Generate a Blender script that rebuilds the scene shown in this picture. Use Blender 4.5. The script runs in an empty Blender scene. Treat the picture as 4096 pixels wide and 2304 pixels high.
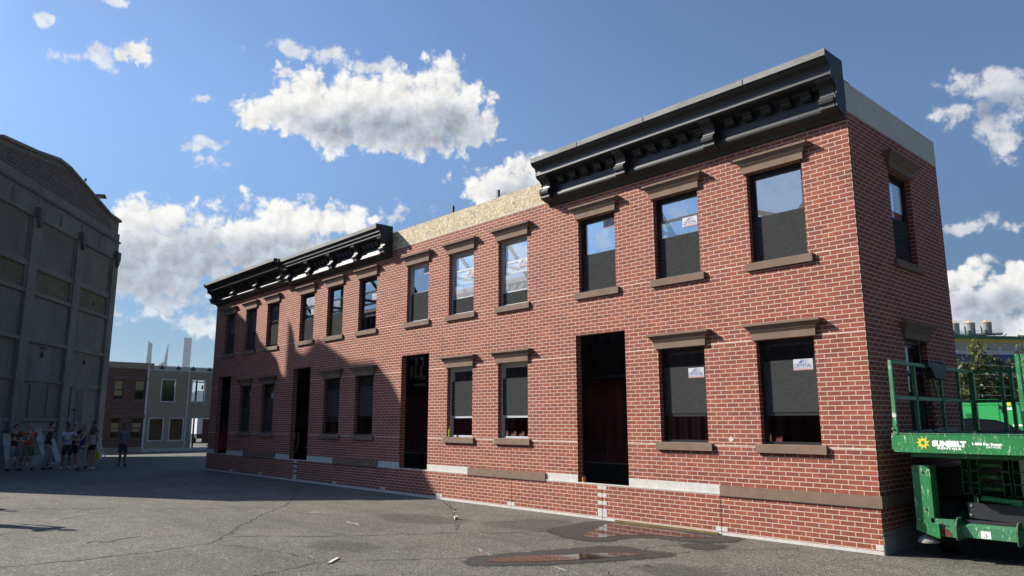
import bpy, bmesh, math, random
from mathutils import Vector, Matrix
random.seed(7)
rad = math.radians
sc = bpy.context.scene
COL = sc.collection

# ------------------------------------------------------------------ camera
YAW, PITCH, ROLL = .8335, .1795, -.0014
f_ = Vector((-math.sin(YAW)*math.cos(PITCH), math.cos(YAW)*math.cos(PITCH), math.sin(PITCH)))
r0 = Vector((math.cos(YAW), math.sin(YAW), 0)); u0 = r0.cross(f_)
r_ = r0*math.cos(ROLL)+u0*math.sin(ROLL); u_ = -r0*math.sin(ROLL)+u0*math.cos(ROLL)
cam = bpy.data.cameras.new('camera'); cam.sensor_width = 36; cam.lens = 36*2945.8/4096
cam.clip_start = .05; cam.clip_end = 20000
co = bpy.data.objects.new('camera', cam); COL.objects.link(co)
M = Matrix((r_, u_, -f_)).transposed().to_4x4(); M.translation = Vector((4.242, -10.5036, 1.7475))
co.matrix_world = M; sc.camera = co

# ------------------------------------------------------------------ light
SUN_EL, SUN_AZ = 34.0, 30.0            # light travels towards +x +y, azimuth from +x
SKY_STRENGTH, SUN_STRENGTH, CLOUD = .064, 5.0, .42
sc.view_settings.view_transform = 'Standard'; sc.view_settings.look = 'None'
sc.view_settings.exposure = 1.04; sc.view_settings.gamma = 1
ld = bpy.data.lights.new('sun', 'SUN'); ld.energy = SUN_STRENGTH; ld.angle = rad(.5); ld.color = (1, .93, .82)
lo = bpy.data.objects.new('sun', ld); COL.objects.link(lo)
sdir = Vector((math.cos(rad(SUN_AZ))*math.cos(rad(SUN_EL)), math.sin(rad(SUN_AZ))*math.cos(rad(SUN_EL)), -math.sin(rad(SUN_EL))))
lo.rotation_euler = sdir.to_track_quat('-Z', 'Y').to_euler(); lo.location = (-40, -30, 60)

world = bpy.data.worlds.new("World"); sc.world = world; world.use_nodes = True
wt = world.node_tree; wt.nodes.clear()
def wn(t, **k):
    n = wt.nodes.new(t)
    for a, b in k.items(): setattr(n, a, b)
    return n
def wl(a, b): wt.links.new(a, b)
def wmath(op, a, b=None, c=None):
    n = wn('ShaderNodeMath', operation=op)
    for i, x in enumerate((a, b, c)):
        if x is None: continue
        if isinstance(x, (int, float)): n.inputs[i].default_value = x
        else: wl(x, n.inputs[i])
    return n.outputs[0]
def wvec(op, a, b=None, c=None, out=0):
    n = wn('ShaderNodeVectorMath', operation=op)
    for i, x in enumerate((a, b, c)):
        if x is None: continue
        if isinstance(x, tuple): n.inputs[i].default_value = x
        else: wl(x, n.inputs[i])
    return n.outputs[out]
def wstep(v, lo_, hi_):
    n = wn('ShaderNodeMapRange', interpolation_type='SMOOTHSTEP'); wl(v, n.inputs[0])
    n.inputs[1].default_value = lo_; n.inputs[2].default_value = hi_; return n.outputs[0]
def wnoise(v, scale, detail=6, rough=.55, col=False):
    n = wn('ShaderNodeTexNoise', noise_dimensions='2D'); wl(v, n.inputs['Vector']); n.inputs['Scale'].default_value = scale
    n.inputs['Detail'].default_value = detail; n.inputs['Roughness'].default_value = rough
    return n.outputs['Color' if col else 'Fac']
sky = wn('ShaderNodeTexSky', sky_type='NISHITA'); sky.sun_disc = False
sky.sun_elevation = rad(SUN_EL); sky.sun_rotation = math.atan2(-sdir.x, -sdir.y)
sky.air_density = 1.0; sky.dust_density = .4; sky.ozone_density = 1.3
tc = wn('ShaderNodeTexCoord'); sx = wn('ShaderNodeSeparateXYZ'); wl(tc.outputs['Generated'], sx.inputs[0])
az = wmath('ARCTAN2', sx.outputs[0], sx.outputs[1]); el = wmath('ARCSINE', sx.outputs[2])
cx = wn('ShaderNodeCombineXYZ'); wl(az, cx.inputs[0]); wl(el, cx.inputs[1]); V0 = cx.outputs[0]
w1 = wvec('MULTIPLY_ADD', wvec('SUBTRACT', wnoise(V0, 14, 3, .5, True), (.5, .5, .5)), (.05, .036, 0), V0)
V = wvec('MULTIPLY_ADD', wvec('SUBTRACT', wnoise(V0, 55, 4, .6, True), (.5, .5, .5)), (.014, .011, 0), w1)
def field(blobs, vec, sm=.35):
    acc = None
    for a, e, wa, we in blobs:
        L = wvec('LENGTH', wvec('MULTIPLY_ADD', vec, (1/wa, 1/we, 0), (-a/wa, -e/we, 0)), out=1)
        acc = L if acc is None else wmath('SMOOTH_MIN', acc, L, sm)
    return acc
THICK = [(-1.06,.388,.06,.03),(-1.158,.386,.049,.025),(-1.112,.411,.058,.038),(-1.041,.415,.071,.042),(-.975,.417,.062,.043),(-.924,.434,.049,.036),(-.903,.399,.037,.033),(-.996,.382,.094,.023),(-1.078,.374,.059,.019),(-1.183,.383,.023,.012),
 (-1.333,.436,.022,.012),(-1.351,.430,.011,.007),
 (-1.289,.245,.054,.024),(-1.319,.229,.035,.026),(-1.289,.194,.085,.053),(-1.245,.207,.056,.035),
 (-1.13,.257,.087,.032),(-1.179,.238,.064,.025),(-1.073,.261,.045,.025),(-1.138,.215,.11,.031),
 (-.827,.316,.067,.032),(-.877,.30,.028,.015),(-.798,.342,.034,.021),
 (-.269,.165,.026,.018),(-.233,.139,.034,.027),(-.269,.126,.039,.027),(-.219,.162,.018,.013),(-.24,.105,.03,.022),
 (1.3,.3,.10,.03),(2.6,.5,.10,.04),(-2.72,.27,.16,.08),(-2.36,.19,.12,.05),(-2.15,.17,.12,.05)]
WISP = [(-1.131,.47,.044,.013),(-1.083,.477,.034,.014),(-1.021,.463,.04,.009),(-1.396,.42,.028,.011),(-1.378,.42,.02,.009),(-1.439,.451,.010,.005),(-1.369,.483,.015,.005),(-1.261,.397,.015,.007),(-1.247,.34,.021,.012),(-1.244,.326,.019,.008),(-.988,.285,.028,.014),(-.858,.379,.012,.005),
 (-1.296,.134,.028,.008),(-1.233,.114,.042,.018),(-1.286,.155,.075,.012),(-1.335,.218,.016,.028),
 (-.234,.377,.043,.022),(-.213,.354,.032,.033),(-.214,.317,.025,.025),(-.266,.35,.022,.01),(-.267,.218,.03,.01),(-.223,.216,.024,.011),(-1.13,.155,.1,.012)]
SHADE = [(-1.005,.386,.105,.023),(-.926,.397,.048,.024),(-1.078,.38,.055,.016),(-1.288,.182,.09,.043),(-1.235,.203,.061,.03),(-1.133,.209,.111,.026),(-.81,.3,.045,.021),(-.265,.121,.035,.02),(-.226,.131,.018,.013),(-.225,.351,.023,.014)]
def wvor(v, scale):
    n = wn('ShaderNodeTexVoronoi', feature='SMOOTH_F1', voronoi_dimensions='2D'); wl(v, n.inputs['Vector']); n.inputs['Scale'].default_value = scale
    n.normalize = True; n.inputs['Detail'].default_value = 2.5; n.inputs['Roughness'].default_value = .62; n.inputs['Lacunarity'].default_value = 2.2; n.inputs['Smoothness'].default_value = .35
    return n.outputs['Distance']
Vn = wvec('MULTIPLY_ADD', wvec('SUBTRACT', wnoise(V0, 40, 4, .6, True), (.5, .5, .5)), (.02, .016, 0), V0)
vA = wvor(Vn, 30); vB = wvor(wvec('ADD', Vn, (-.007, .009, 0)), 30)
nA = wnoise(V0, 26, 8, .62)
emb = wmath('SUBTRACT', vB, vA)
nz = wmath('ADD', wmath('MULTIPLY', wmath('SUBTRACT', nA, .5), 1.0), wmath('MULTIPLY', wmath('SUBTRACT', vA, .30), 2.6))
thick = wstep(wmath('ADD', field(THICK, V), nz), 1.26, .68)
wispf = wmath('MULTIPLY', wstep(wmath('ADD', field(WISP, V), wmath('MULTIPLY', wmath('SUBTRACT', nA, .5), 4.2)), 1.1, .3), .72)
mask = wmath('MAXIMUM', thick, wispf)
shade = wstep(wmath('ADD', field(SHADE, w1, .6), wmath('MULTIPLY', nz, .25)), 1.7, .3)
bri = wmath('ADD', wmath('MULTIPLY_ADD', shade, -.46, 1.03), wmath('MULTIPLY', emb, .8))
bri = wmath('MINIMUM', wmath('MAXIMUM', bri, .22), 1.12)
cc = wn('ShaderNodeMix', data_type='RGBA'); wl(shade, cc.inputs[0])
cc.inputs[6].default_value = (1, .985, .955, 1); cc.inputs[7].default_value = (.86, .93, 1.06, 1)
cm = wvec('SCALE', cc.outputs[2]); wl(bri, wt.nodes[-1].inputs['Scale'])
sund = wvec('DOT_PRODUCT', tc.outputs['Generated'], tuple(-sdir), out=1)
skk = wn('ShaderNodeMapRange'); wl(sund, skk.inputs[0])     # clear, deeper sky away from the sun
for i_, v_ in enumerate((-.25, .7, .70, .98)): skk.inputs[i_+1].default_value = v_
skt = wvec('SCALE', sky.outputs[0]); wl(skk.outputs[0], wt.nodes[-1].inputs['Scale'])
skh = wn('ShaderNodeMapRange', interpolation_type='SMOOTHSTEP'); wl(el, skh.inputs[0])    # hazier, dimmer band towards the horizon
for i_, v_ in enumerate((.02, .42, .42, 1.0)): skh.inputs[i_+1].default_value = v_
skt = wvec('SCALE', skt); wl(skh.outputs[0], wt.nodes[-1].inputs['Scale'])
skc = wn('ShaderNodeMix', data_type='RGBA'); wl(skh.outputs[0], skc.inputs[0]); skc.clamp_factor = True
skc.inputs[6].default_value = (.44, .84, 1.26, 1); skc.inputs[7].default_value = (.84, 1.0, 1.2, 1)
skt = wvec('MULTIPLY', skt, skc.outputs[2])
glow = wmath('MULTIPLY_ADD', wstep(sund, .84, .985), 2.4, 1.0)      # bright aureole round the sun
skt = wvec('SCALE', skt); wl(glow, wt.nodes[-1].inputs['Scale'])
b1 = wn('ShaderNodeBackground'); wl(skt, b1.inputs[0]); b1.inputs[1].default_value = SKY_STRENGTH
cm = wvec('SCALE', cm); wl(glow, wt.nodes[-1].inputs['Scale'])
b2 = wn('ShaderNodeBackground'); wl(cm, b2.inputs[0]); b2.inputs[1].default_value = CLOUD
mx = wn('ShaderNodeMixShader'); wl(mask, mx.inputs[0]); wl(b1.outputs[0], mx.inputs[1]); wl(b2.outputs[0], mx.inputs[2])
wo = wn('ShaderNodeOutputWorld'); wl(mx.outputs[0], wo.inputs[0])
world.cycles.sampling_method = 'MANUAL'; world.cycles.sample_map_resolution = 512

# ------------------------------------------------------------------ materials
def nmat(name):
    m = bpy.data.materials.new(name); m.use_nodes = True
    t = m.node_tree; b = t.nodes['Principled BSDF']; return m, t, b
def nd(t, ty, **k):
    n = t.nodes.new(ty)
    for a, v in k.items(): setattr(n, a, v)
    return n
def noise(t, vec, scale, detail=4, rough=.55):
    n = nd(t, 'ShaderNodeTexNoise'); n.inputs['Scale'].default_value = scale; n.inputs['Detail'].default_value = detail
    n.inputs['Roughness'].default_value = rough; t.links.new(vec, n.inputs['Vector']); return n.outputs['Fac']
def ramp(t, fac, stops):
    n = nd(t, 'ShaderNodeValToRGB'); t.links.new(fac, n.inputs[0]); e = n.color_ramp.elements
    while len(e) < len(stops): e.new(.5)
    for i, (p, c) in enumerate(stops):
        e[i].position = p; e[i].color = (*c, 1) if len(c) == 3 else c
    return n.outputs[0]
def mixc(t, fac, a, b, mode='MIX'):
    n = nd(t, 'ShaderNodeMix', data_type='RGBA', blend_type=mode)
    for i, x in ((0, fac), (6, a), (7, b)):
        if isinstance(x, (int, float)): n.inputs[i].default_value = x
        elif isinstance(x, tuple): n.inputs[i].default_value = (*x, 1)
        else: t.links.new(x, n.inputs[i])
    return n.outputs[2]
def bump(t, b, h, s=.3, d=.01):
    n = nd(t, 'ShaderNodeBump'); n.inputs['Strength'].default_value = s; n.inputs['Distance'].default_value = d
    t.links.new(h, n.inputs['Height']); t.links.new(n.outputs[0], b.inputs['Normal'])
def mat(name, col, rough=.75, var=.18, scale=5, bmp=.15, metal=0, spec=.4, fine=60, stretch=None, coat=0):
    m, t, b = nmat(name)
    tcn = nd(t, 'ShaderNodeTexCoord'); v = tcn.outputs['Object']
    if stretch:
        mp = nd(t, 'ShaderNodeMapping'); mp.inputs['Scale'].default_value = stretch; t.links.new(v, mp.inputs[0]); v = mp.outputs[0]
    n1 = noise(t, v, scale, 5, .6); n2 = noise(t, v, fine, 3, .6)
    lo_ = tuple(c*(1-var) for c in col); hi_ = tuple(min(1, c*(1+var)) for c in col)
    c = ramp(t, n1, [(.3, lo_), (.7, hi_)])
    c = mixc(t, .5, c, ramp(t, n2, [(.3, (.5-var*.6,)*3), (.7, (.5+var*.6,)*3)]), 'OVERLAY')
    t.links.new(c, b.inputs['Base Color']); b.inputs['Roughness'].default_value = rough
    b.inputs['Metallic'].default_value = metal; b.inputs['Specular IOR Level'].default_value = spec
    b.inputs['Coat Weight'].default_value = coat
    if bmp: bump(t, b, n2, bmp, .004)
    return m
def brick_mat(name, c1, c2, mortar, bw=.2032, rh=.06773, ms=.0057, off=(0, 0), dirt=.12):
    m, t, b = nmat(name)
    uv = nd(t, 'ShaderNodeUVMap'); mp = nd(t, 'ShaderNodeMapping'); mp.inputs['Location'].default_value = (off[0], off[1], 0)
    t.links.new(uv.outputs[0], mp.inputs[0]); v = mp.outputs[0]
    # ragged edges: jitter the lookup a little
    jn = nd(t, 'ShaderNodeTexNoise'); jn.inputs['Scale'].default_value = 45; t.links.new(v, jn.inputs['Vector'])
    ja = nd(t, 'ShaderNodeVectorMath', operation='MULTIPLY_ADD'); t.links.new(jn.outputs['Color'], ja.inputs[0])
    ja.inputs[1].default_value = (.004, .004, 0); t.links.new(v, ja.inputs[2])
    br = nd(t, 'ShaderNodeTexBrick'); br.offset = .5; t.links.new(ja.outputs[0], br.inputs['Vector'])
    br.inputs['Scale'].default_value = 1; br.inputs['Mortar Size'].default_value = ms; br.inputs['Mortar Smooth'].default_value = .12
    br.inputs['Brick Width'].default_value = bw; br.inputs['Row Height'].default_value = rh; br.inputs['Bias'].default_value = 0
    br.inputs['Color1'].default_value = (*c1, 1); br.inputs['Color2'].default_value = (*c2, 1); br.inputs['Mortar'].default_value = (*mortar, 1)
    n1 = noise(t, v, .8, 5, .6); n2 = noise(t, v, 30, 4, .65)
    mp2 = nd(t, 'ShaderNodeMapping'); mp2.inputs['Scale'].default_value = (6, 40, 1); t.links.new(v, mp2.inputs[0])
    n3 = noise(t, mp2.outputs[0], 3, 4, .6)
    sv = nd(t, 'ShaderNodeSeparateXYZ'); t.links.new(ja.outputs[0], sv.inputs[0])
    def mth(op, a, b_=None):
        n = nd(t, 'ShaderNodeMath', operation=op)
        for i, x in enumerate((a, b_)):
            if x is None: continue
            if isinstance(x, (int, float)): n.inputs[i].default_value = x
            else: t.links.new(x, n.inputs[i])
        return n.outputs[0]
    row = mth('FLOOR', mth('DIVIDE', sv.outputs[1], rh)); odd = mth('FLOORED_MODULO', row, 2)
    colm = mth('FLOOR', mth('ADD', mth('DIVIDE', sv.outputs[0], bw), mth('MULTIPLY', odd, .5)))
    cv = nd(t, 'ShaderNodeCombineXYZ'); t.links.new(row, cv.inputs[0]); t.links.new(colm, cv.inputs[1])
    wnn = nd(t, 'ShaderNodeTexWhiteNoise', noise_dimensions='2D'); t.links.new(cv.outputs[0], wnn.inputs['Vector'])
    tint = ramp(t, wnn.outputs['Value'], [(0, (.86, .88, .96)), (.3, (.97, .96, .98)), (.6, (1.03, 1.02, 1.0)), (.86, (1.10, 1.08, 1.0)), (1, (1.22, 1.26, 1.08))])
    tint = mixc(t, br.outputs['Fac'], tint, (1.0, 1.0, 1.0))
    c0 = mixc(t, 1.0, br.outputs['Color'], tint, 'MULTIPLY')
    c = mixc(t, 1.0, c0, ramp(t, n1, [(.25, (1-dirt,)*3), (.75, (1+dirt*.4,)*3)]), 'MULTIPLY')
    c = mixc(t, .75, c, ramp(t, n3, [(.25, (.80, .78, .78)), (.75, (1.14, 1.10, 1.08))]), 'MULTIPLY')
    t.links.new(c, b.inputs['Base Color']); b.inputs['Roughness'].default_value = .85; b.inputs['Specular IOR Level'].default_value = .25
    h = nd(t, 'ShaderNodeMath', operation='MULTIPLY_ADD'); t.links.new(br.outputs['Fac'], h.inputs[0]); h.inputs[1].default_value = -1.0
    t.links.new(n2, h.inputs[2]); bump(t, b, h.outputs[0], .5, .006)
    return m
MORTAR = (.50, .395, .325)
M_brick = brick_mat('red_brick', (.255, .074, .046), (.190, .056, .040), MORTAR, off=(0, -.7484+.06773*11))
M_brickbase = brick_mat('red_brick_base', (.255, .074, .046), (.190, .056, .040), MORTAR, off=(.05, -.063))
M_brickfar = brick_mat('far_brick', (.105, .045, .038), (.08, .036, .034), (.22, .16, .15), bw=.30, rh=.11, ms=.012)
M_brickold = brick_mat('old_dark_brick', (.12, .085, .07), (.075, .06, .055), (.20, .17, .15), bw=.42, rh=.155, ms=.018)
M_stone = mat('brownstone', (.158, .106, .075), .9, .16, 4, .3, fine=120)
M_primer = mat('pale_primer', (.47, .455, .42), .85, .12, 7, .4, fine=70)
M_seam = mat('mortar_seam', (.56, .45, .38), .9, .2, 20, .4)
M_gap = mat('dark_gap', (.02, .02, .02), .9, .1, 5, 0)
M_cornice = mat('black_painted_wood', (.018, .019, .020), .54, .3, 3, .25, fine=40, spec=.5, stretch=(.4, 3, 3))
M_fascia = mat('sunlit_fascia_paint', (.20, .195, .18), .8, .25, 2.5, .25, fine=30, stretch=(.5, 2, 2))  # cornice paint made paler: sunlight on the top fascia put into the colour
M_greywood = mat('grey_fascia_board', (.52, .49, .43), .85, .10, 1.5, .2)
M_frame_black = mat('black_window_frame', (.016, .016, .018), .35, .1, 5, 0, spec=.5)
M_frame_white = mat('white_window_frame', (.42, .44, .46), .4, .05, 5, 0, spec=.5)
M_osb, t, b = nmat('osb_board')
tcn = nd(t, 'ShaderNodeTexCoord'); mp = nd(t, 'ShaderNodeMapping'); mp.inputs['Scale'].default_value = (1, 1, 1); t.links.new(tcn.outputs['Object'], mp.inputs[0])
vo = nd(t, 'ShaderNodeTexVoronoi'); vo.inputs['Scale'].default_value = 26; vo.inputs['Randomness'].default_value = 1
nw = nd(t, 'ShaderNodeTexNoise'); nw.inputs['Scale'].default_value = 9; t.links.new(mp.outputs[0], nw.inputs['Vector'])
va = nd(t, 'ShaderNodeVectorMath', operation='MULTIPLY_ADD'); t.links.new(nw.outputs['Color'], va.inputs[0]); va.inputs[1].default_value = (.25, .25, .25); t.links.new(mp.outputs[0], va.inputs[2])
t.links.new(va.outputs[0], vo.inputs['Vector'])
c = ramp(t, vo.outputs['Color'], [(.1, (.20, .15, .09)), (.5, (.42, .34, .21)), (.9, (.60, .52, .37))])
c = mixc(t, .6, c, ramp(t, noise(t, mp.outputs[0], 3, 5), [(.3, (.7, .7, .72)), (.7, (1.1, 1.08, 1))]), 'MULTIPLY')
t.links.new(c, b.inputs['Base Color']); b.inputs['Roughness'].default_value = .8
def glass_mat(name, tint=(.93, .95, .96), refl=.10):
    m, t, b = nmat(name); t.nodes.remove(b)
    tr = nd(t, 'ShaderNodeBsdfTransparent'); tr.inputs[0].default_value = (*tint, 1)
    gl = nd(t, 'ShaderNodeBsdfGlossy'); gl.inputs['Roughness'].default_value = .01; gl.inputs['Color'].default_value = (.95, .97, 1, 1)
    fr = nd(t, 'ShaderNodeFresnel'); fr.inputs['IOR'].default_value = 1.52
    ad = nd(t, 'ShaderNodeMath', operation='ADD', use_clamp=True); t.links.new(fr.outputs[0], ad.inputs[0]); ad.inputs[1].default_value = refl-.04
    tcn = nd(t, 'ShaderNodeTexCoord'); n = noise(t, tcn.outputs['Object'], 2.2, 2)
    bp = nd(t, 'ShaderNodeBump'); bp.inputs['Strength'].default_value = .06; bp.inputs['Distance'].default_value = .02
    t.links.new(n, bp.inputs['Height']); t.links.new(bp.outputs[0], gl.inputs['Normal'])
    mx = nd(t, 'ShaderNodeMixShader'); ge = nd(t, 'ShaderNodeNewGeometry'); iv = nd(t, 'ShaderNodeMath', operation='SUBTRACT'); iv.inputs[0].default_value = 1; t.links.new(ge.outputs['Backfacing'], iv.inputs[1])
    fm = nd(t, 'ShaderNodeMath', operation='MULTIPLY'); t.links.new(ad.outputs[0], fm.inputs[0]); t.links.new(iv.outputs[0], fm.inputs[1])   # reflect once, at the outer face
    t.links.new(fm.outputs[0], mx.inputs[0]); t.links.new(tr.outputs[0], mx.inputs[1]); t.links.new(gl.outputs[0], mx.inputs[2])
    t.links.new(mx.outputs[0], t.nodes['Material Output'].inputs[0]); return m
M_glass = glass_mat('window_glass', refl=.18); M_glass_dull = glass_mat('dull_window_glass', (.85, .85, .8), .0)
M_screen, t, b = nmat('insect_screen'); t.nodes.remove(b)
tr = nd(t, 'ShaderNodeBsdfTransparent'); tr.inputs[0].default_value = (.5, .5, .5, 1)
df = nd(t, 'ShaderNodeBsdfDiffuse'); tcn = nd(t, 'ShaderNodeTexCoord')
mps = nd(t, 'ShaderNodeMapping'); mps.inputs['Scale'].default_value = (1, 1, 14); t.links.new(tcn.outputs['Object'], mps.inputs[0])
t.links.new(ramp(t, noise(t, mps.outputs[0], 9, 5, .7), [(.3, (.034, .037, .038)), (.7, (.075, .078, .076))]), df.inputs[0])
mx = nd(t, 'ShaderNodeMixShader'); mx.inputs[0].default_value = .74; t.links.new(tr.outputs[0], mx.inputs[1]); t.links.new(df.outputs[0], mx.inputs[2])
t.links.new(mx.outputs[0], t.nodes['Material Output'].inputs[0])
M_sticker = mat('sticker_white', (.44, .45, .47), .5, .03, 5, 0)
M_blue = mat('sticker_blue', (.03, .06, .20), .5, .05, 5, 0)
M_redp = mat('sticker_red', (.55, .06, .04), .5, .05, 5, 0)
M_maroon = mat('maroon_container_paint', (.085, .016, .013), .6, .25, 2, .1)
M_navy = mat('navy_container_paint', (.020, .026, .045), .6, .2, 2, .1)
M_green_c = mat('green_container_paint', (.008, .042, .020), .55, .2, 2, .1)
M_steel = mat('black_steel', (.014, .014, .015), .5, .1, 5, 0)
M_ply = mat('plywood', (.19, .14, .075), .8, .25, 3, .1, stretch=(1, 1, .15))
M_tan = mat('flat_tan', (.52, .46, .30), .8, .12, 2, 0)  # plain tan, also used for the reflections painted into the far windows
M_concrete = mat('weathered_concrete', (.165, .150, .126), .92, .30, .55, .35, fine=9, stretch=(1, 1, .45))
M_concrete_l = mat('pale_concrete', (.168, .154, .130), .92, .22, .8, .35, fine=12, stretch=(1, 1, .5))
M_stucco = mat('brown_stucco_panel', (.150, .134, .104), .92, .16, .7, .3, fine=14)
M_wire = brick_mat('tiled_glass_panel', (.165, .140, .085), (.135, .118, .075), (.09, .08, .055), bw=.27, rh=.2, ms=.012)
M_cdark = mat('dark_stained_concrete', (.10, .095, .088), .92, .25, 1, .3)
M_siding = mat('taupe_siding', (.29, .245, .175), .7, .06, 2, 0)
M_trim = mat('white_trim', (.50, .50, .50), .6, .06, 3, .1)
M_wrapw = mat('white_house_wrap', (.42, .40, .40), .7, .08, 3, .1)
M_taupe = mat('taupe_fascia', (.24, .215, .175), .85, .06, 2, .1)
M_ink = mat('dark_ink', (.03, .03, .032), .7, .05, 5, 0)
# lift
def paint_mat(name, col, wear, rough=.42):
    m, t, b = nmat(name); tcn = nd(t, 'ShaderNodeTexCoord'); v = tcn.outputs['Object']
    n1 = noise(t, v, 3, 5, .6)
    mp = nd(t, 'ShaderNodeMapping'); mp.inputs['Scale'].default_value = (30, 30, 7); t.links.new(v, mp.inputs[0])
    n2 = noise(t, mp.outputs[0], 1.3, 6, .7); n3 = noise(t, v, 26, 3, .7)
    c = ramp(t, n1, [(.3, tuple(x*.82 for x in col)), (.7, tuple(x*1.12 for x in col))])
    c = mixc(t, ramp(t, n2, [(.575, (0, 0, 0)), (.64, (wear,)*3)]), c, (.42, .50, .42))
    c = mixc(t, ramp(t, n3, [(.66, (0, 0, 0)), (.70, (wear,)*3)]), c, (.16, .09, .05))
    t.links.new(c, b.inputs['Base Color']); b.inputs['Roughness'].default_value = rough; b.inputs['Coat Weight'].default_value = .15
    return m
M_lift = paint_mat('green_machine_paint', (.018, .175, .050), .8)
M_lift2 = paint_mat('worn_green_rail_paint', (.035, .17, .075), .9, .5)
M_black = mat('black_rubber', (.012, .012, .012), .7, .15, 6, .1)
M_blackp = mat('black_plate', (.018, .019, .022), .5, .2, 4, .1)
M_white = mat('white_decal', (.78, .78, .74), .55, .06, 20, 0)
M_yellow = mat('yellow_decal', (.72, .50, .03), .55, .10, 20, 0)
M_greyboard = mat('grey_steel_board', (.16, .165, .155), .6, .2, 4, .1)
M_pad = mat('dusty_steel_pad', (.17, .16, .145), .8, .25, 8, .2)
M_gen = mat('bright_green_enclosure', (.018, .30, .075), .5, .05, 2, .04)
# ------------------------------------------------------------------ geometry helpers
def frame(a, n, z): return (a, n, z)
T_front = lambda a, n, z: (a, n, z)               # facade, plane y = 0, outward is -n
def T_xplane(X0): return lambda a, n, z: (X0-n, a, z)
class MB:
    def __init__(s, T=None): s.P = []; s.T = T
    def poly(s, pts, m=0): s.P.append(([Vector(p) for p in pts], m)); return s
    def box(s, x0, x1, y0, y1, z0, z1, m=0):
        a = [(x0,y0,z0),(x1,y0,z0),(x1,y1,z0),(x0,y1,z0),(x0,y0,z1),(x1,y0,z1),(x1,y1,z1),(x0,y1,z1)]
        for f in ((0,3,2,1),(4,5,6,7),(0,1,5,4),(1,2,6,5),(2,3,7,6),(3,0,4,7)): s.poly([a[i] for i in f], m)
        return s
    def loops(s, L, cap=True, m=0, closed=True):
        for A, B in zip(L, L[1:]):
            n = len(A)
            for i in range(n if closed else n-1): s.poly([A[i], A[(i+1) % n], B[(i+1) % n], B[i]], m)
        if cap: s.poly(L[0][::-1], m); s.poly(L[-1], m)
        return s
    def prism(s, prof, axis, a0, a1, m=0):
        def mk(a, p): return {'x': (a, p[0], p[1]), 'y': (p[0], a, p[1]), 'z': (p[0], p[1], a)}[axis]
        return s.loops([[mk(a0, p) for p in prof], [mk(a1, p) for p in prof]], True, m)
    def cyl(s, p0, p1, r0, r1=None, n=10, m=0, cap=True):
        p0 = Vector(p0); p1 = Vector(p1); r1 = r0 if r1 is None else r1
        d = (p1-p0).normalized(); a = d.orthogonal().normalized(); b = d.cross(a)
        L = []
        for p, r in ((p0, r0), (p1, r1)):
            L.append([p+(a*math.cos(2*math.pi*i/n)+b*math.sin(2*math.pi*i/n))*r for i in range(n)])
        return s.loops(L, cap, m)
    def lathe(s, c, prof, n=14, m=0):
        return s.loops([[(c[0]+r*math.cos(2*math.pi*i/n), c[1]+r*math.sin(2*math.pi*i/n), c[2]+z) for i in range(n)] for r, z in prof], True, m)
    def bar(s, p0, p1, w, h=None, m=0):      # square tube between two points
        p0 = Vector(p0); p1 = Vector(p1); h = h or w; d = (p1-p0).normalized()
        a = d.cross(Vector((0, 0, 1)))
        a = Vector((1, 0, 0)) if a.length < 1e-3 else a.normalized()
        b = a.cross(d).normalized()
        L = [[p+a*w/2+b*h/2, p-a*w/2+b*h/2, p-a*w/2-b*h/2, p+a*w/2-b*h/2] for p in (p0, p1)]
        return s.loops(L, True, m)
    def build(s, name, mats, parent=None, loc=None, smooth=False, weld=True):
        mats = mats if isinstance(mats, (list, tuple)) else [mats]
        org = Vector(loc) if loc is not None else (ORG[parent] if parent else Vector((0, 0, 0)))
        me = bpy.data.meshes.new(name); bm = bmesh.new(); uvl = bm.loops.layers.uv.new('UVMap'); cache = {}
        for pts, mi in s.P:
            n = Vector((0, 0, 0))
            for i in range(len(pts)):
                a, b_ = pts[i], pts[(i+1) % len(pts)]
                n += a.cross(b_)
            ax = max(range(3), key=lambda i: abs(n[i]))
            vs = []; uvs = []
            for p in pts:
                q = Vector(s.T(*p)) if s.T else p
                k = (round(q.x, 5), round(q.y, 5), round(q.z, 5)) if weld else len(bm.verts)
                if k not in cache: cache[k] = bm.verts.new(q-org)
                vs.append(cache[k]); uvs.append(((p.y, p.z), (p.x, p.z), (p.x, p.y))[ax])
            if len(set(vs)) < len(vs) or len(vs) < 3: continue
            try: f = bm.faces.new(vs)
            except ValueError: continue
            f.material_index = mi; f.smooth = smooth
            for l, u in zip(f.loops, uvs): l[uvl].uv = u
        bmesh.ops.recalc_face_normals(bm, faces=bm.faces)
        bm.to_mesh(me); bm.free()
        for m_ in mats: me.materials.append(m_)
        o = bpy.data.objects.new(name, me); COL.objects.link(o)
        if parent: o.parent = parent; ORG[o] = ORG[parent]
        else: o.location = org; ORG[o] = org
        return o
ORG = {}
def thing(name, label, cat, loc=(0, 0, 0), group=None):
    o = bpy.data.objects.new(name, None); COL.objects.link(o); o.location = loc; o.empty_display_size = .3
    ORG[o] = Vector(loc); tag(o, label, cat, group); return o
def tag(o, label=None, cat=None, group=None, kind=None):
    if label: o['label'] = label
    if cat: o['category'] = cat
    if group: o['group'] = group
    if kind: o['kind'] = kind
    return o
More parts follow.
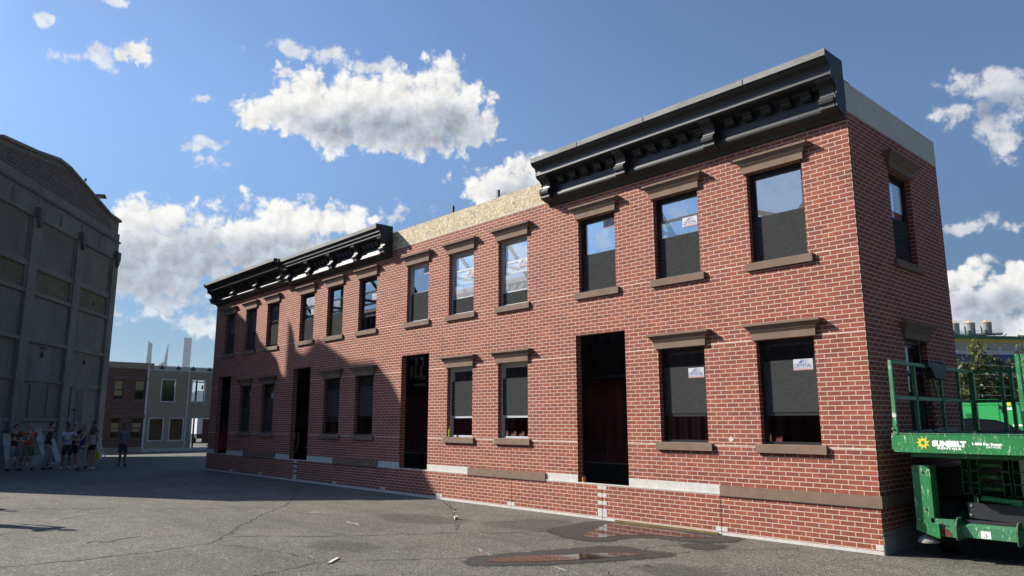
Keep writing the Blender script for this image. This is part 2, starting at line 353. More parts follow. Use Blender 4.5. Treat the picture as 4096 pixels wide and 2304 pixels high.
def text_polys(mb, txt, size, o, ex, ez, m=0, bold=0.0, width=None, shear=0):
    """lettering as real faces: origin o, reading direction ex, up ez"""
    cu = bpy.data.curves.new('t', 'FONT'); cu.body = txt; cu.size = size; cu.offset = bold; cu.resolution_u = 3; cu.shear = shear
    ob = bpy.data.objects.new('t', cu); COL.objects.link(ob)
    dg = bpy.context.evaluated_depsgraph_get(); me = bpy.data.meshes.new_from_object(ob.evaluated_get(dg))
    xs = [v.co.x for v in me.vertices]; kx = width/(max(xs)-min(xs)) if width else 1; x0 = min(xs)
    o = Vector(o); ex = Vector(ex); ez = Vector(ez)
    for p in me.polygons: mb.poly([o+ex*((me.vertices[i].co.x-x0)*kx)+ez*me.vertices[i].co.y for i in p.vertices], m)
    bpy.data.objects.remove(ob); bpy.data.curves.remove(cu); bpy.data.meshes.remove(me)
def wall_holes(mb, x0, x1, z0, z1, holes, depth, m=0):
    xs = sorted({x0, x1, *[h[0] for h in holes], *[h[1] for h in holes]}); zs = sorted({z0, z1, *[h[2] for h in holes], *[h[3] for h in holes]})
    xs = [x for x in xs if x0 <= x <= x1]; zs = [z for z in zs if z0 <= z <= z1]
    def hole(x, z): return any(h[0] < x < h[1] and h[2] < z < h[3] for h in holes)
    for a, b in zip(xs, xs[1:]):
        for c, d in zip(zs, zs[1:]):
            if hole((a+b)/2, (c+d)/2): continue
            for y in (0, depth): mb.poly([(a, y, c), (b, y, c), (b, y, d), (a, y, d)], m)
    for h in holes:
        a, b, c, d = h
        c = max(c, z0)
        mb.poly([(a, 0, c), (a, depth, c), (a, depth, d), (a, 0, d)], m); mb.poly([(b, 0, c), (b, depth, c), (b, depth, d), (b, 0, d)], m)
        mb.poly([(a, 0, d), (b, 0, d), (b, depth, d), (a, depth, d)], m)
        if h[2] > z0: mb.poly([(a, 0, c), (b, 0, c), (b, depth, c), (a, depth, c)], m)
    mb.poly([(x0, 0, z1), (x1, 0, z1), (x1, depth, z1), (x0, depth, z1)], m)
    for x in (x0, x1): mb.poly([(x, 0, z0), (x, depth, z0), (x, depth, z1), (x, 0, z1)], m)
# ------------------------------------------------------------------ ground
def gz(x, y=0): return 0.0 if x > -35 else max(-.55, (x+35)*.0195)
M_asph, t, b = nmat('asphalt')
tcn = nd(t, 'ShaderNodeTexCoord'); v = tcn.outputs['Object']
n1 = noise(t, v, .35, 6, .6); n2 = noise(t, v, 2.4, 5, .65); n3 = noise(t, v, 75, 3, .7)
vo = nd(t, 'ShaderNodeTexVoronoi'); vo.inputs['Scale'].default_value = 52; t.links.new(v, vo.inputs['Vector'])
c = ramp(t, n1, [(.3, (.088, .083, .072)), (.5, (.114, .108, .093)), (.7, (.140, .132, .113))])
c = mixc(t, .55, c, ramp(t, n2, [(.3, (.72, .72, .73)), (.7, (1.22, 1.2, 1.16))]), 'MULTIPLY')
c = mixc(t, .85, c, ramp(t, vo.outputs['Color'], [(.12, (.34, .34, .35)), (.5, (.92, .92, .92)), (.82, (1.35, 1.32, 1.24)), (.95, (2.9, 2.75, 2.5))]), 'MULTIPLY')
mpst = nd(t, 'ShaderNodeMapping'); mpst.inputs['Rotation'].default_value = (0, 0, rad(35)); mpst.inputs['Scale'].default_value = (.25, 1.6, 1); t.links.new(v, mpst.inputs[0])
c = mixc(t, .5, c, ramp(t, noise(t, mpst.outputs[0], 1.1, 5, .7), [(.36, (.68, .68, .68)), (.5, (1, 1, 1)), (.72, (1.12, 1.1, 1.05))]), 'MULTIPLY')
t.links.new(c, b.inputs['Base Color']); b.inputs['Roughness'].default_value = .88; b.inputs['Specular IOR Level'].default_value = .3
mh = nd(t, 'ShaderNodeMath', operation='ADD'); t.links.new(n3, mh.inputs[0]); t.links.new(vo.outputs['Distance'], mh.inputs[1]); bump(t, b, mh.outputs[0], .75, .012)
mb = MB()
gx = [-6000, -2500, -900, -300, -120, -80, -63, -53, -44, -35, -20, 0, 40, 200, 900, 3000]; gy = [-3000, -800, -200, -60, -30, -10, 5, 20, 60, 250, 900, 3000]
for a, b_ in zip(gx, gx[1:]):
    for c_, d in zip(gy, gy[1:]): mb.poly([(a, c_, gz(a)), (b_, c_, gz(b_)), (b_, d, gz(b_)), (a, d, gz(a))])
ground = tag(mb.build('ground', M_asph), kind='structure')
M_crack = mat('crack_dark', (.034, .032, .029), .95, .3, 6, .2)
M_dust = mat('pale_dust_patch', (.20, .19, .17), .95, .25, 6, .3, fine=90)
def ribbon(name, pts, w, m, jit=.045, z=.004, step=.11):
    P = [Vector((p[0], p[1], 0)) for p in pts]; Q = []
    for a, b_ in zip(P, P[1:]):
        k = max(1, int((b_-a).length/step))
        for i in range(k): Q.append(a.lerp(b_, i/k)+Vector((random.uniform(-jit, jit), random.uniform(-jit, jit), 0)))
    Q.append(P[-1]); L = []; Rr = []
    for i, q in enumerate(Q):
        d = (Q[min(i+1, len(Q)-1)]-Q[max(i-1, 0)]); n = Vector((-d.y, d.x, 0)).normalized()
        ww = w*random.uniform(.35, 1.5)*(.3 if i in (0, len(Q)-1) else 1)
        L.append(q+n*ww/2); Rr.append(q-n*ww/2)
    mb = MB()
    for i in range(len(Q)-1):
        mb.poly([(*L[i][:2], z+gz(L[i].x)), (*L[i+1][:2], z+gz(L[i+1].x)), (*Rr[i+1][:2], z+gz(Rr[i+1].x)), (*Rr[i][:2], z+gz(Rr[i].x))])
    o = mb.build(name, m, loc=(Q[0].x, Q[0].y, z)); tag(o, kind='structure'); return o
CR = [([(-14.53,-1.09),(-12.1,-2.49),(-10.71,-3.39),(-10.04,-4.03),(-9.45,-4.48),(-8.51,-5.16),(-7.85,-5.59),(-7.53,-5.83),(-7.14,-6.1),(-7.0,-6.45),(-6.93,-6.85),(-6.84,-7.42),(-6.89,-7.89),(-6.94,-8.38),(-6.97,-8.78),(-7.2,-9.6)],.035),
 ([(-15,-8.6),(-14.09,-7.43),(-13.1,-6.27),(-12.31,-5.57),(-11.74,-4.8),(-11.16,-4.03),(-10.85,-3.54)],.03),
 ([(-13.14,-6.4),(-12.57,-6.84),(-12.54,-7.08)],.025),([(-12.36,-5.92),(-12.13,-6.5),(-11.97,-6.9),(-11.49,-7.28)],.025),
 ([(-7.57,-5.73),(-6.87,-5.04),(-6.33,-4.33),(-5.85,-3.57),(-5.46,-2.91),(-4.95,-2.42),(-4.45,-1.5)],.03),
 ([(-9.95,.1),(-8.06,-.95),(-6.61,-2.01),(-5.64,-2.73)],.03),
 ([(-6.97,-6.16),(-6.5,-5.96),(-5.86,-5.81),(-5.4,-5.75),(-4.96,-5.69),(-4.79,-5.67)],.022),
 ([(-4.3,-7.0),(-4.43,-6.34),(-4.58,-5.96),(-4.7,-5.72),(-4.46,-5.41),(-4.19,-5.0),(-3.91,-4.6),(-3.62,-4.18),(-3.3,-3.9)],.022),
 ([(-10.0,-8.45),(-10.32,-8.16),(-10.49,-8.03)],.025),
 ([(-16.71,-7.43),(-17.37,-6.95),(-18.64,-5.89),(-20.38,-4.04),(-24.8,-.95),(-27.5,.5)],.03),
 ([(-2.79,-.92),(-2.52,-1.12),(-2.25,-1.28)],.03),([(-2.34,-2.21),(-2.5,-1.77),(-2.42,-1.47),(-2.35,-1.27)],.022),([(-2.08,-2.13),(-1.8,-1.53),(-1.39,-.88),(-.97,-.22)],.02),
 ([(-8.28,-7.58),(-8.48,-7.41),(-8.18,-7.27),(-8.34,-7.13),(-8.48,-6.71)],.05),
 ([(1.0,-6.2),(.2,-5.0),(-.9,-4.1),(-2.0,-3.4)],.015)]
for p, w in CR: ribbon('crack', p, w*.8, M_crack)
for p, w in (([(-4.17,-3.58),(-3.7,-3.78),(-3.45,-3.9)],.05),([(-2.47,-3.72),(-2.18,-3.81),(-1.9,-3.87)],.05),([(-9.6,-3.4),(-9.3,-3.1)],.12),([(-7.9,-3.5),(-7.3,-3.6)],.10)): ribbon('scuff_mark', p, w, M_dust, z=.005)
def blob_sheet(name, pts, z, m, sub=3):
    n = len(pts); Q = []
    for i in range(n):
        p0, p1, p2, p3 = [Vector((*pts[(i+k) % n], 0)) for k in (-1, 0, 1, 2)]
        for j in range(sub):
            u = j/sub
            q = .5*((2*p1)+(p2-p0)*u+(2*p0-5*p1+4*p2-p3)*u*u+(3*p1-p0-3*p2+p3)*u**3)
            Q.append((q.x+random.uniform(-.015, .015), q.y+random.uniform(-.015, .015), z))
    o = MB().poly(Q).build(name, m, loc=Q[0]); bm = bmesh.new(); bm.from_mesh(o.data); bmesh.ops.triangulate(bm, faces=bm.faces); bm.to_mesh(o.data); bm.free()
    return tag(o, kind='structure')
def soft_mat(name, col, rough, strength):
    m, t, b = nmat(name); at_ = nd(t, 'ShaderNodeAttribute'); at_.attribute_name = 'inner'; tcn = nd(t, 'ShaderNodeTexCoord'); v = tcn.outputs['Object']
    n2 = noise(t, v, 70, 3, .7); n1 = noise(t, v, 7, 6, .65)
    t.links.new(ramp(t, n2, [(.3, tuple(x*.5 for x in col)), (.7, tuple(x*1.5 for x in col))]), b.inputs['Base Color']); b.inputs['Roughness'].default_value = rough; b.inputs['Specular IOR Level'].default_value = .5; bump(t, b, n2, .6, .01)
    ad = nd(t, 'ShaderNodeMath', operation='MULTIPLY_ADD'); t.links.new(n1, ad.inputs[0]); ad.inputs[1].default_value = 1.3; t.links.new(at_.outputs['Fac'], ad.inputs[2])
    al = ramp(t, ad.outputs[0], [(.62, (0, 0, 0)), (1.0, (strength,)*3)])
    tr = nd(t, 'ShaderNodeBsdfTransparent'); mx = nd(t, 'ShaderNodeMixShader'); t.links.new(al, mx.inputs[0]); t.links.new(tr.outputs[0], mx.inputs[1]); t.links.new(b.outputs[0], mx.inputs[2]); t.links.new(mx.outputs[0], t.nodes['Material Output'].inputs[0]); return m
def soft_sheet(name, pts, z, m, grow=1.25, sub=4):
    n = len(pts); Q = []
    for i in range(n):
        p0, p1, p2, p3 = [Vector((*pts[(i+k) % n], 0)) for k in (-1, 0, 1, 2)]
        for j in range(sub):
            u = j/sub; Q.append(.5*((2*p1)+(p2-p0)*u+(2*p0-5*p1+4*p2-p3)*u*u+(3*p1-p0-3*p2+p3)*u**3))
    N = len(Q); C = sum(Q, Vector((0, 0, 0)))/N; vs = []; val = []
    # grow outwards along the outline's own normal, keep the middle solid
    for i, q in enumerate(Q):
        d = Q[(i+1) % N]-Q[i-1]; nn = Vector((d.y, -d.x, 0)).normalized()
        if nn.dot(q-C) < 0 and False: nn = -nn
        vs.append(nn)
    area = sum(Q[i].x*Q[(i+1) % N].y-Q[(i+1) % N].x*Q[i].y for i in range(N)); sg = 1 if area > 0 else -1
    outer = [Q[i]+vs[i]*sg*.16*grow for i in range(N)]
    outer = [Vector((q.x, min(q.y, -.03) if q.x < 0 and q.y > -.4 else q.y, 0)) for q in outer]
    V_ = [(q.x, q.y, z) for q in outer]+[(q.x, q.y, z) for q in Q]; F = [(i, (i+1) % N, N+(i+1) % N, N+i) for i in range(N)]+[tuple(range(N, 2*N))]
    me = bpy.data.meshes.new(name); o0 = Vector(V_[0]); me.from_pydata([Vector(v)-o0 for v in V_], [], F); a_ = me.attributes.new('inner', 'FLOAT', 'POINT')
    for i in range(2*N): a_.data[i].value = 0.0 if i < N else .55
    bm = bmesh.new(); bm.from_mesh(me); bmesh.ops.triangulate(bm, faces=bm.faces); bm.to_mesh(me); bm.free()
    me.materials.append(m); o = bpy.data.objects.new(name, me); COL.objects.link(o); o.location = o0; ORG[o] = o0; return tag(o, kind='structure')
M_wet = soft_mat('wet_asphalt', (.026, .023, .020), .65, 1.0); M_oil = soft_mat('oil_stain', (.06, .055, .048), .75, .30)
M_water, t, b = nmat('puddle_water'); b.inputs['Base Color'].default_value = (.035, .03, .026, 1); b.inputs['Roughness'].default_value = .05; b.inputs['IOR'].default_value = 1.33; b.inputs['Specular IOR Level'].default_value = .5
tcn = nd(t, 'ShaderNodeTexCoord'); bump(t, b, noise(t, tcn.outputs['Object'], 3, 2), .02, .01)
soft_sheet('wet_patch', [(-4.55,-1.49),(-4.67,-.86),(-4.72,-.26),(-4.16,-.10),(-3.41,-.11),(-2.64,-.22),(-2.14,-.18),(-2.15,-.64),(-2.56,-.84),(-2.97,-.89),(-3.2,-1.07),(-3.39,-1.34),(-3.37,-1.73),(-3.55,-1.88),(-4.08,-1.81)], .006, M_wet)
blob_sheet('puddle', [(-4.02,-1.35),(-4.25,-.85),(-4.45,-.35),(-4.1,-.16),(-3.45,-.19),(-2.72,-.33),(-2.45,-.30),(-2.5,-.45),(-2.7,-.68),(-3.05,-.84),(-3.28,-1.0),(-3.48,-1.26),(-3.5,-1.6),(-3.6,-1.72),(-3.84,-1.66)], .010, M_water)
soft_sheet('wet_patch', [(-3.26,-4.32),(-3.43,-4.07),(-3.36,-3.71),(-3.25,-3.26),(-3.07,-2.87),(-3.0,-2.53),(-2.84,-2.2),(-2.6,-2.12),(-2.4,-2.2),(-2.03,-2.08),(-2.12,-2.46),(-2.36,-3.04),(-2.56,-3.48),(-2.86,-3.94),(-3.12,-4.25)], .006, M_wet)
blob_sheet('puddle', [(-3.23,-4.12),(-3.32,-3.98),(-3.26,-3.72),(-3.1,-3.39),(-2.88,-3.12),(-2.72,-2.79),(-2.52,-2.49),(-2.27,-2.29),(-2.2,-2.4),(-2.4,-2.95),(-2.51,-3.23),(-2.74,-3.62),(-2.93,-3.9),(-3.08,-4.08)], .010, M_water)
soft_sheet('wet_patch', [(-2.18,-1.21),(-2.09,-1.04),(-1.91,-1.02),(-1.94,-1.27)], .006, M_wet)

for k, (x, y, r) in enumerate(((-5.5,-4.9,.45),(-5.3,-1.5,.9),(-7.2,-2.4,.8),(-1.2,-2.9,.5),(-3.2,-5.9,.3))):
    soft_sheet('oil_stain', [(x+r*random.uniform(.5, 1.3)*math.cos(a*.785), y+r*.7*random.uniform(.4, 1.2)*math.sin(a*.785)) for a in range(8)], .0045+.0001*k, M_oil, 1.6)
# ------------------------------------------------------------------ windows, lintels, sills
def lintel(parent, T, a0, a1, z):
    L = [(0,.05,-.05),(.105,.05,-.05),(.11,.062,-.058),(.13,.07,-.066),(.135,.078,-.074),(.165,.092,-.086),(.195,.118,-.108),(.21,.138,-.122),(.215,.15,-.13),(.25,.15,-.13)]
    mb = MB(T); mb.loops([[(a0-e, -.001, z+h), (a0-e, y, z+h), (a1+e, y, z+h), (a1+e, -.001, z+h)] for h, e, y in L]); return mb.build('lintel', M_stone, parent)
def sill(parent, T, a0, a1, z):
    mb = MB(T); mb.loops([[(a0-.085, -.001, z+h), (a0-.085, y, z+h), (a1+.085, y, z+h), (a1+.085, -.001, z+h)] for h, y in ((-.12,-.05),(-.004,-.05),(0,-.046))])
    mb.box(a0+.001, a1-.001, -.001, .11, z-.01, z+.006); return mb.build('sill', M_stone, parent)
def sticker(win, T, a, z, n):
    mb = MB(T); w, h = .30, .165
    mb.box(a-w/2, a+w/2, n-.002, n, z-h/2, z+h/2)
    text_polys(mb, 'CRYSTAL', .074, (a-w/2+.014, n-.003, z-.040), (1, 0, 0), (0, 0, 1), 1, .0016, w-.028)
    text_polys(mb, 'WINDOW & DOOR SYSTEMS, LTD', .017, (a-w/2+.02, n-.003, z-.060), (1, 0, 0), (0, 0, 1), 1, 0, w-.04)
    mb.poly([(a-w/2+.01, n-.003, z-.078), (a+w/2-.01, n-.003, z-.078), (a+w/2-.01, n-.003, z-.068), (a-w/2+.01, n-.003, z-.068)], 2)
    for k in range(4):   # sweeping roof strokes over the name
        z0 = z+.022+k*.012
        mb.poly([(a-.10+k*.02, n-.003, z0), (a-.02, n-.003, z0+.016), (a+.12, n-.003, z0+.004), (a-.015, n-.003, z0+.010)], 1)
    for k in range(3): mb.box(a-.07+k*.02, a-.058+k*.02, n-.004, n-.003, z+.022, z+.034+.008*k, 1)
    return mb.build('sticker', [M_sticker, M_blue, M_redp], win)
def window(parent, T, a0, a1, z0, z1, white=False, lower=None, screen=None, stick=None, upper_drop=0):
    """double hung: lower = bottom of the raised lower sash, screen = (z0, z1)"""
    m = M_frame_white if white else M_frame_black
    mid = (z0+z1)/2
    mb = MB(T); j = .045
    mb.box(a0, a0+j, .095, .165, z0, z1); mb.box(a1-j, a1, .095, .165, z0, z1); mb.box(a0+j, a1-j, .095, .165, z1-.05, z1); mb.box(a0+j, a1-j, .09, .165, z0, z0+.045)
    for x in (a0+j, a1-j-.012): mb.box(x, x+.012, .128, .134, z0+.045, z1-.05)
    w = mb.build('window', m, parent)
    def sash(name, lo_, hi_, n0):
        b = MB(T); s_ = .036; A0, A1 = a0+j+.003, a1-j-.003
        b.box(A0, A0+s_, n0, n0+.024, lo_, hi_); b.box(A1-s_, A1, n0, n0+.024, lo_, hi_)
        b.box(A0+s_, A1-s_, n0, n0+.024, hi_-.045, hi_); b.box(A0+s_, A1-s_, n0, n0+.024, lo_, lo_+.05)
        b.build(name, m, w)
        MB(T).box(A0+s_, A1-s_, n0+.01, n0+.014, lo_+.05, hi_-.045).build('pane', M_glass, w)
    sash('upper_sash', mid-.02, z1-.052, .137)
    lo_ = z0+.047 if lower is None else lower
    sash('lower_sash', lo_, lo_+(z1-z0)/2-.03, .107)
    if screen: MB(T).box(a0+j+.004, a1-j-.004, .098, .100, screen[0], screen[1]).build('screen', M_screen, w)
    if stick: sticker(w, T, a1-.24, stick, (.0975 if screen and screen[0] < stick < screen[1] else .106) if stick < mid+.02 or lower else .136)
    return w
# ------------------------------------------------------------------ the row of four brick houses
SEAMS = (4.205, 2.99, 1.375)
BR = {'big': [(-.095,6.705),(-.40,6.705),(-.385,6.645),(-.33,6.622),(-.285,6.59),(-.258,6.545),(-.25,6.495),(-.262,6.445),(-.305,6.41),(-.33,6.37),(-.318,6.325),(-.285,6.302),(-.285,6.25),(-.215,6.22),(-.095,6.195)]}
PROF = [(-.001,7.03),(-.57,7.03),(-.57,6.935),(-.548,6.933),(-.54,6.905),(-.51,6.872),(-.47,6.856),(-.446,6.835),(-.43,6.79),(-.425,6.775),(-.425,6.695),(-.40,6.69),(-.385,6.675),(-.19,6.672),(-.165,6.645),(-.13,6.63),(-.10,6.61),(-.10,6.375),(-.135,6.372),(-.142,6.352),(-.158,6.345),(-.165,6.325),(-.19,6.31),(-.203,6.28),(-.195,6.25),(-.165,6.225),(-.10,6.20),(-.055,6.178),(-.03,6.125),(-.001,6.118)]
ENDP = [(-.0015,7.034),(-.574,7.034),(-.574,6.93),(-.52,6.868),(-.455,6.845),(-.43,6.77),(-.428,6.69),(-.40,6.64),(-.33,6.612),(-.27,6.55),(-.258,6.495),(-.27,6.45),(-.334,6.40),(-.336,6.36),(-.29,6.298),(-.289,6.246),(-.215,6.212),(-.06,6.172),(-.035,6.12),(-.0015,6.112)]
def cornice(parent, x0, x1, brackets, dents, ky=1, kz=1, dz=0, panels=False, bw=.22):
    f = lambda P, s=0: [(y*ky-s, (z-6.12)*kz+6.12+dz) for y, z in P]
    prof = list(PROF)
    if panels:   # shallower top, taller sloping panels below the dentils
        prof = [(-.001,7.03),(-.50,7.03),(-.50,6.93),(-.47,6.928),(-.46,6.89),(-.445,6.86),(-.445,6.82),(-.415,6.80),(-.40,6.77),(-.40,6.73),(-.365,6.71),(-.18,6.70),(-.15,6.67),(-.10,6.65),(-.10,6.50),(-.115,6.49),(-.20,6.29),(-.225,6.285),(-.235,6.25),(-.19,6.23),(-.10,6.20),(-.055,6.178),(-.03,6.125),(-.001,6.118)]
    c = MB().prism(f(prof), 'x', x0+.021, x1-.021).build('cornice', M_cornice, parent)
    for a in (x0, x1-.02): MB().prism(f(ENDP), 'x', a, a+.02).build('end_board', M_cornice, c)
    for x in brackets: MB().prism(f(BR['big']), 'x', x-bw/2, x+bw/2).build('bracket', M_cornice, c)
    for x in dents:
        P = [(-.095,6.668),(-.235,6.668),(-.235,6.61),(-.225,6.588),(-.205,6.583),(-.205,6.555),(-.19,6.535),(-.165,6.53),(-.16,6.515),(-.095,6.512)]
        MB().prism(f(P), 'x', x, x+.16).build('dentil', M_cornice, c)
    fz = f([(-.572 if not panels else -.502, 6.934), (0, 7.032)]); MB().box(x0, x1, fz[0][0]-.004, fz[0][0]+.002, fz[0][1], fz[1][1]).build('fascia_board', M_fascia, c)
    y0 = f([(-.579 if not panels else -.50, 6.93)])[0]
    for k in range(1, 4):    # butt joints of the fascia boards
        x = x0+(x1-x0)*(k/4+random.uniform(-.05, .05)); MB().box(x, x+.006, y0[0]-.003, y0[0]+.02, y0[1]+.004, f([(0, 7.026)])[0][1]).build('board_joint', M_gap, c)
    return c
def band(parent, x0, x1, z0, z1, y, name, m): return MB().box(x0, x1, y, -.0005, z0, z1).build(name, m, parent)
def house(name, label, x0, x1, door, lows, ups, top, tz):
    h = thing(name, label, 'house', ((x0+x1)/2, 0, 0), 'row of two storey brick houses')
    holes = [(door[0], door[1], .62, 3.39)]+[(a, b_, 1.40, 2.985) for a, b_ in lows]+[(a, b_, 4.21, 5.69) for a, b_ in ups]
    mb = MB(); wall_holes(mb, x0, x1, .62, top, holes, .15); wallmb = mb
    if tz > top:
        MB().box(x0+.001, x1-.001, .012, .06, top+.001, tz).build('board_parapet', M_osb if name == 'osb' else M_greywood, h)
    MB().box(x0, x1, -.02, .149, 0, .612).build('base_wall', M_brickbase, h)
    MB().box(x0, x1, -.026, .02, .6125, .632).build('ledge', M_primer, h)
    # unpainted patches at the joints of the base panels
    s = MB()
    for zz in SEAMS:
        segs = [x0]+sorted([v for o in holes if o[2] < zz < o[3] or abs(o[2]-zz) < .05 or abs(o[3]-zz) < .05 for v in o[:2]])+[x1]
        for a, b_ in zip(segs[::2], segs[1::2]):
            x = a
            while x < b_-.05:
                e = min(b_, x+random.uniform(.15, .5)); s.box(x, e, -.0015, -.0002, zz-random.uniform(.006, .010), zz+random.uniform(.004, .009)); x = e
    for p_, m_ in s.P: wallmb.P.append((p_, 1))
    wallmb.build('wall', [M_brick, M_seam], h)
    return h
VJ = [-2.437, -4.88, -7.335, -9.787, -12.168, -14.617, -17.042, -19.491, -21.891]
A = dict(x0=-6.135, x1=0.0); B = dict(x0=-12.2, x1=-6.135); Cc = dict(x0=-18.25, x1=-12.2); D = dict(x0=-24.3, x1=-18.25)
# window right edges as built
def spans(rs, w=.93): return [(r-w, r) for r in rs]
HA = house('brick_house', 'near corner brick house with tall black cornice, side wall and black window frames', -6.135, 0, (-5.485, -4.265), spans([-2.61, -.745]), spans([-4.44, -2.605, -.74]), 6.70, 6.7)
HB = house('brick_house', 'brick house without cornice, bare chipboard along its top and white window frames', -12.2, -6.135, (-11.49, -10.31), spans([-8.64, -6.845]), spans([-10.385, -8.63, -6.84]), 6.26, 6.26)
HC = house('brick_house', 'third brick house from the corner, black cornice with sunlit panels between brackets', -18.25, -12.2, (-17.51, -16.36), spans([-14.574, -12.8]), spans([-16.33, -14.574, -12.775]), 6.70, 6.7)
HD = house('brick_house', 'farthest brick house of the row, mostly in shadow with plain black cornice', -24.3, -18.25, (-23.64, -22.46), spans([-20.647, -18.845]), spans([-22.41, -20.54, -18.765]), 6.70, 6.7)
MB().box(-12.198, -11.03, .004, .06, 6.262, 6.722).box(-11.024, -8.62, .004, .06, 6.262, 6.722).box(-8.614, -6.14, .004, .06, 6.262, 6.722).build('chipboard_parapet', M_osb, HB)
MB().box(-12.19, -6.14, -.006, .01, 6.245, 6.262).build('top_trim', M_greywood, HB)
cornice(HA, -6.13, -.002, [-6.0, -4.05, -2.16, -.15], [x for k in range(3) for x in [(-6.0, -4.05, -2.16)[k]+.28+.325*i for i in range(5)]])
cornice(HC, -17.95, -12.06, [-12.19, -13.56, -14.96, -16.36, -17.76], [(-17.76, -16.36, -14.96, -13.56)[k]+.27+.22*i for k in range(4) for i in range(4)], .92, .93, -.075, True, .2)
cornice(HD, -24.29, -18.14, [-24.1, -22.18, -20.2, -18.3], [(-24.1, -22.18, -20.2)[k]+.28+.325*i for k in range(3) for i in range(5)], 1, .9, .02)
MB().box(-24.3, -24.15, .151, 3.66, .0, 6.6).build('side_wall', M_brick, HD)
# stone and primer bands above the base, base patches, vertical panel joints
for hs, L in ((HA, [(-6.135,-5.485,'w'),(-4.265,-2.432,'w'),(-2.430,0.034,'b')]), (HB, [(-12.2,-11.49,'w'),(-10.31,-8.755,'w'),(-8.753,-6.33,'b'),(-6.328,-6.135,'w')]),
              (HC, [(-18.25,-17.51,'w'),(-16.36,-14.785,'w'),(-14.783,-12.46,'b'),(-12.458,-12.2,'w')]), (HD, [(-24.3,-23.64,'w'),(-22.46,-20.94,'w'),(-20.938,-18.50,'b'),(-18.498,-18.25,'w')])):
    for a, b_, k in L:
        if k == 'w': band(hs, a, b_, .633, .765, -.004, 'primer_band', M_primer)
        else: MB().box(a, b_, -.035, -.0005, .60, .755).build('stone_band', M_stone, hs)
        if k == 'b': MB().box(a, b_, -.0345, -.021, .588, .599).build('painted_band_shadow', M_gap, hs)  # solid dark strip painted in as the shadow under the stone band
for hs, x0, x1 in ((HA,-6.135,0),(HB,-12.2,-6.135),(HC,-18.25,-12.2),(HD,-24.3,-18.25)):
    p = MB(); p.box(x0, x1, -.024, -.0195, .002, .048)
    for x in VJ:
        if not x0 < x < x1: continue
        if abs(x+4.88) < .1 or abs(x+17.042) < .1:
            for k in range(4): p.box(x-.105, x+.105, -.0235, -.0195, .063+.1355*k+.068, .063+.1355*k+.068+.062)
        p.box(x-.105, x+.105, -.0238, -.0196, .058, .125)
    if hs is HA: p.box(-.10, 0, -.0238, -.0196, .058, .13)
    p.build('primer_patch', M_primer, hs)
    g = MB()
    for x in VJ:
        if x0 < x < x1:
            g.box(x-.003, x+.003, -.0262, -.0245, .01, .60)
            if not any(a-.05 < x < b_+.05 for a, b_ in spans([-2.61,-.745,-4.44,-2.605])): 
                for z0, z1 in ((.80, 1.25), (3.35, 4.05)): g.box(x-.0022, x+.0022, -.0012, -.0002, z0, z1)
    g.build('panel_joint', M_gap, hs)
# windows: (opening, lower sash bottom, screen, sticker z)
for sp, lo_, scn, st in ((0, None, (4.26, 4.96), 5.51), (1, 4.575, (4.26, 4.96), 5.165), (2, None, (4.26, 4.96), None)):
    a, b_ = spans([-4.44, -2.605, -.74])[sp]; w = window(HA, T_front, a, b_, 4.21, 5.69, False, lo_, scn, st); lintel(HA, T_front, a, b_, 5.69); sill(HA, T_front, a, b_, 4.21)
for sp, lo_, scn, st in ((0, 1.83, (1.88, 2.66), 2.55), (1, 1.83, (1.88, 2.66), 2.58)):
    a, b_ = spans([-2.61, -.745])[sp]; w = window(HA, T_front, a, b_, 1.40, 2.985, False, lo_, scn, st); lintel(HA, T_front, a, b_, 2.985); sill(HA, T_front, a, b_, 1.40)
for sp, lo_, scn, st in ((0, None, (4.26, 4.96), 5.50), (1, 4.575, (4.26, 4.60), 5.14), (2, 4.50, (4.26, 4.52), 5.12)):
    a, b_ = spans([-10.385, -8.63, -6.84])[sp]; window(HB, T_front, a, b_, 4.21, 5.69, True, lo_, scn, st); lintel(HB, T_front, a, b_, 5.69); sill(HB, T_front, a, b_, 4.21)
for sp in (0, 1):
    a, b_ = spans([-8.64, -6.845])[sp]; window(HB, T_front, a, b_, 1.40, 2.985, True, 1.83, (1.88, 2.66), None); lintel(HB, T_front, a, b_, 2.985); sill(HB, T_front, a, b_, 1.40)
for sp, lo_, scn, st in ((0, 4.60, (4.26, 4.9), 5.1), (1, 4.62, (4.26, 4.9), None), (2, 4.60, None, 5.13)):
    a, b_ = spans([-16.33, -14.574, -12.775])[sp]; window(HC, T_front, a, b_, 4.21, 5.69, False, lo_, scn, st); lintel(HC, T_front, a, b_, 5.69); sill(HC, T_front, a, b_, 4.21)
for sp in (0, 1):
    a, b_ = spans([-14.574, -12.8])[sp]; window(HC, T_front, a, b_, 1.40, 2.985, False, (1.75, 1.95)[sp], (1.9, 2.66), None); lintel(HC, T_front, a, b_, 2.985); sill(HC, T_front, a, b_, 1.40)
for sp in (0, 1, 2):
    a, b_ = spans([-22.41, -20.54, -18.765])[sp]; window(HD, T_front, a, b_, 4.21, 5.69, False, (4.5, None, 4.4)[sp], (4.3, 4.96), None); lintel(HD, T_front, a, b_, 5.69); sill(HD, T_front, a, b_, 4.21)
for sp in (0, 1):
    a, b_ = spans([-20.647, -18.845])[sp]; window(HD, T_front, a, b_, 1.40, 2.985, False, (None, 1.8)[sp], (1.45, 2.2), (2.7, 2.6)[sp]); lintel(HD, T_front, a, b_, 2.985); sill(HD, T_front, a, b_, 1.40)
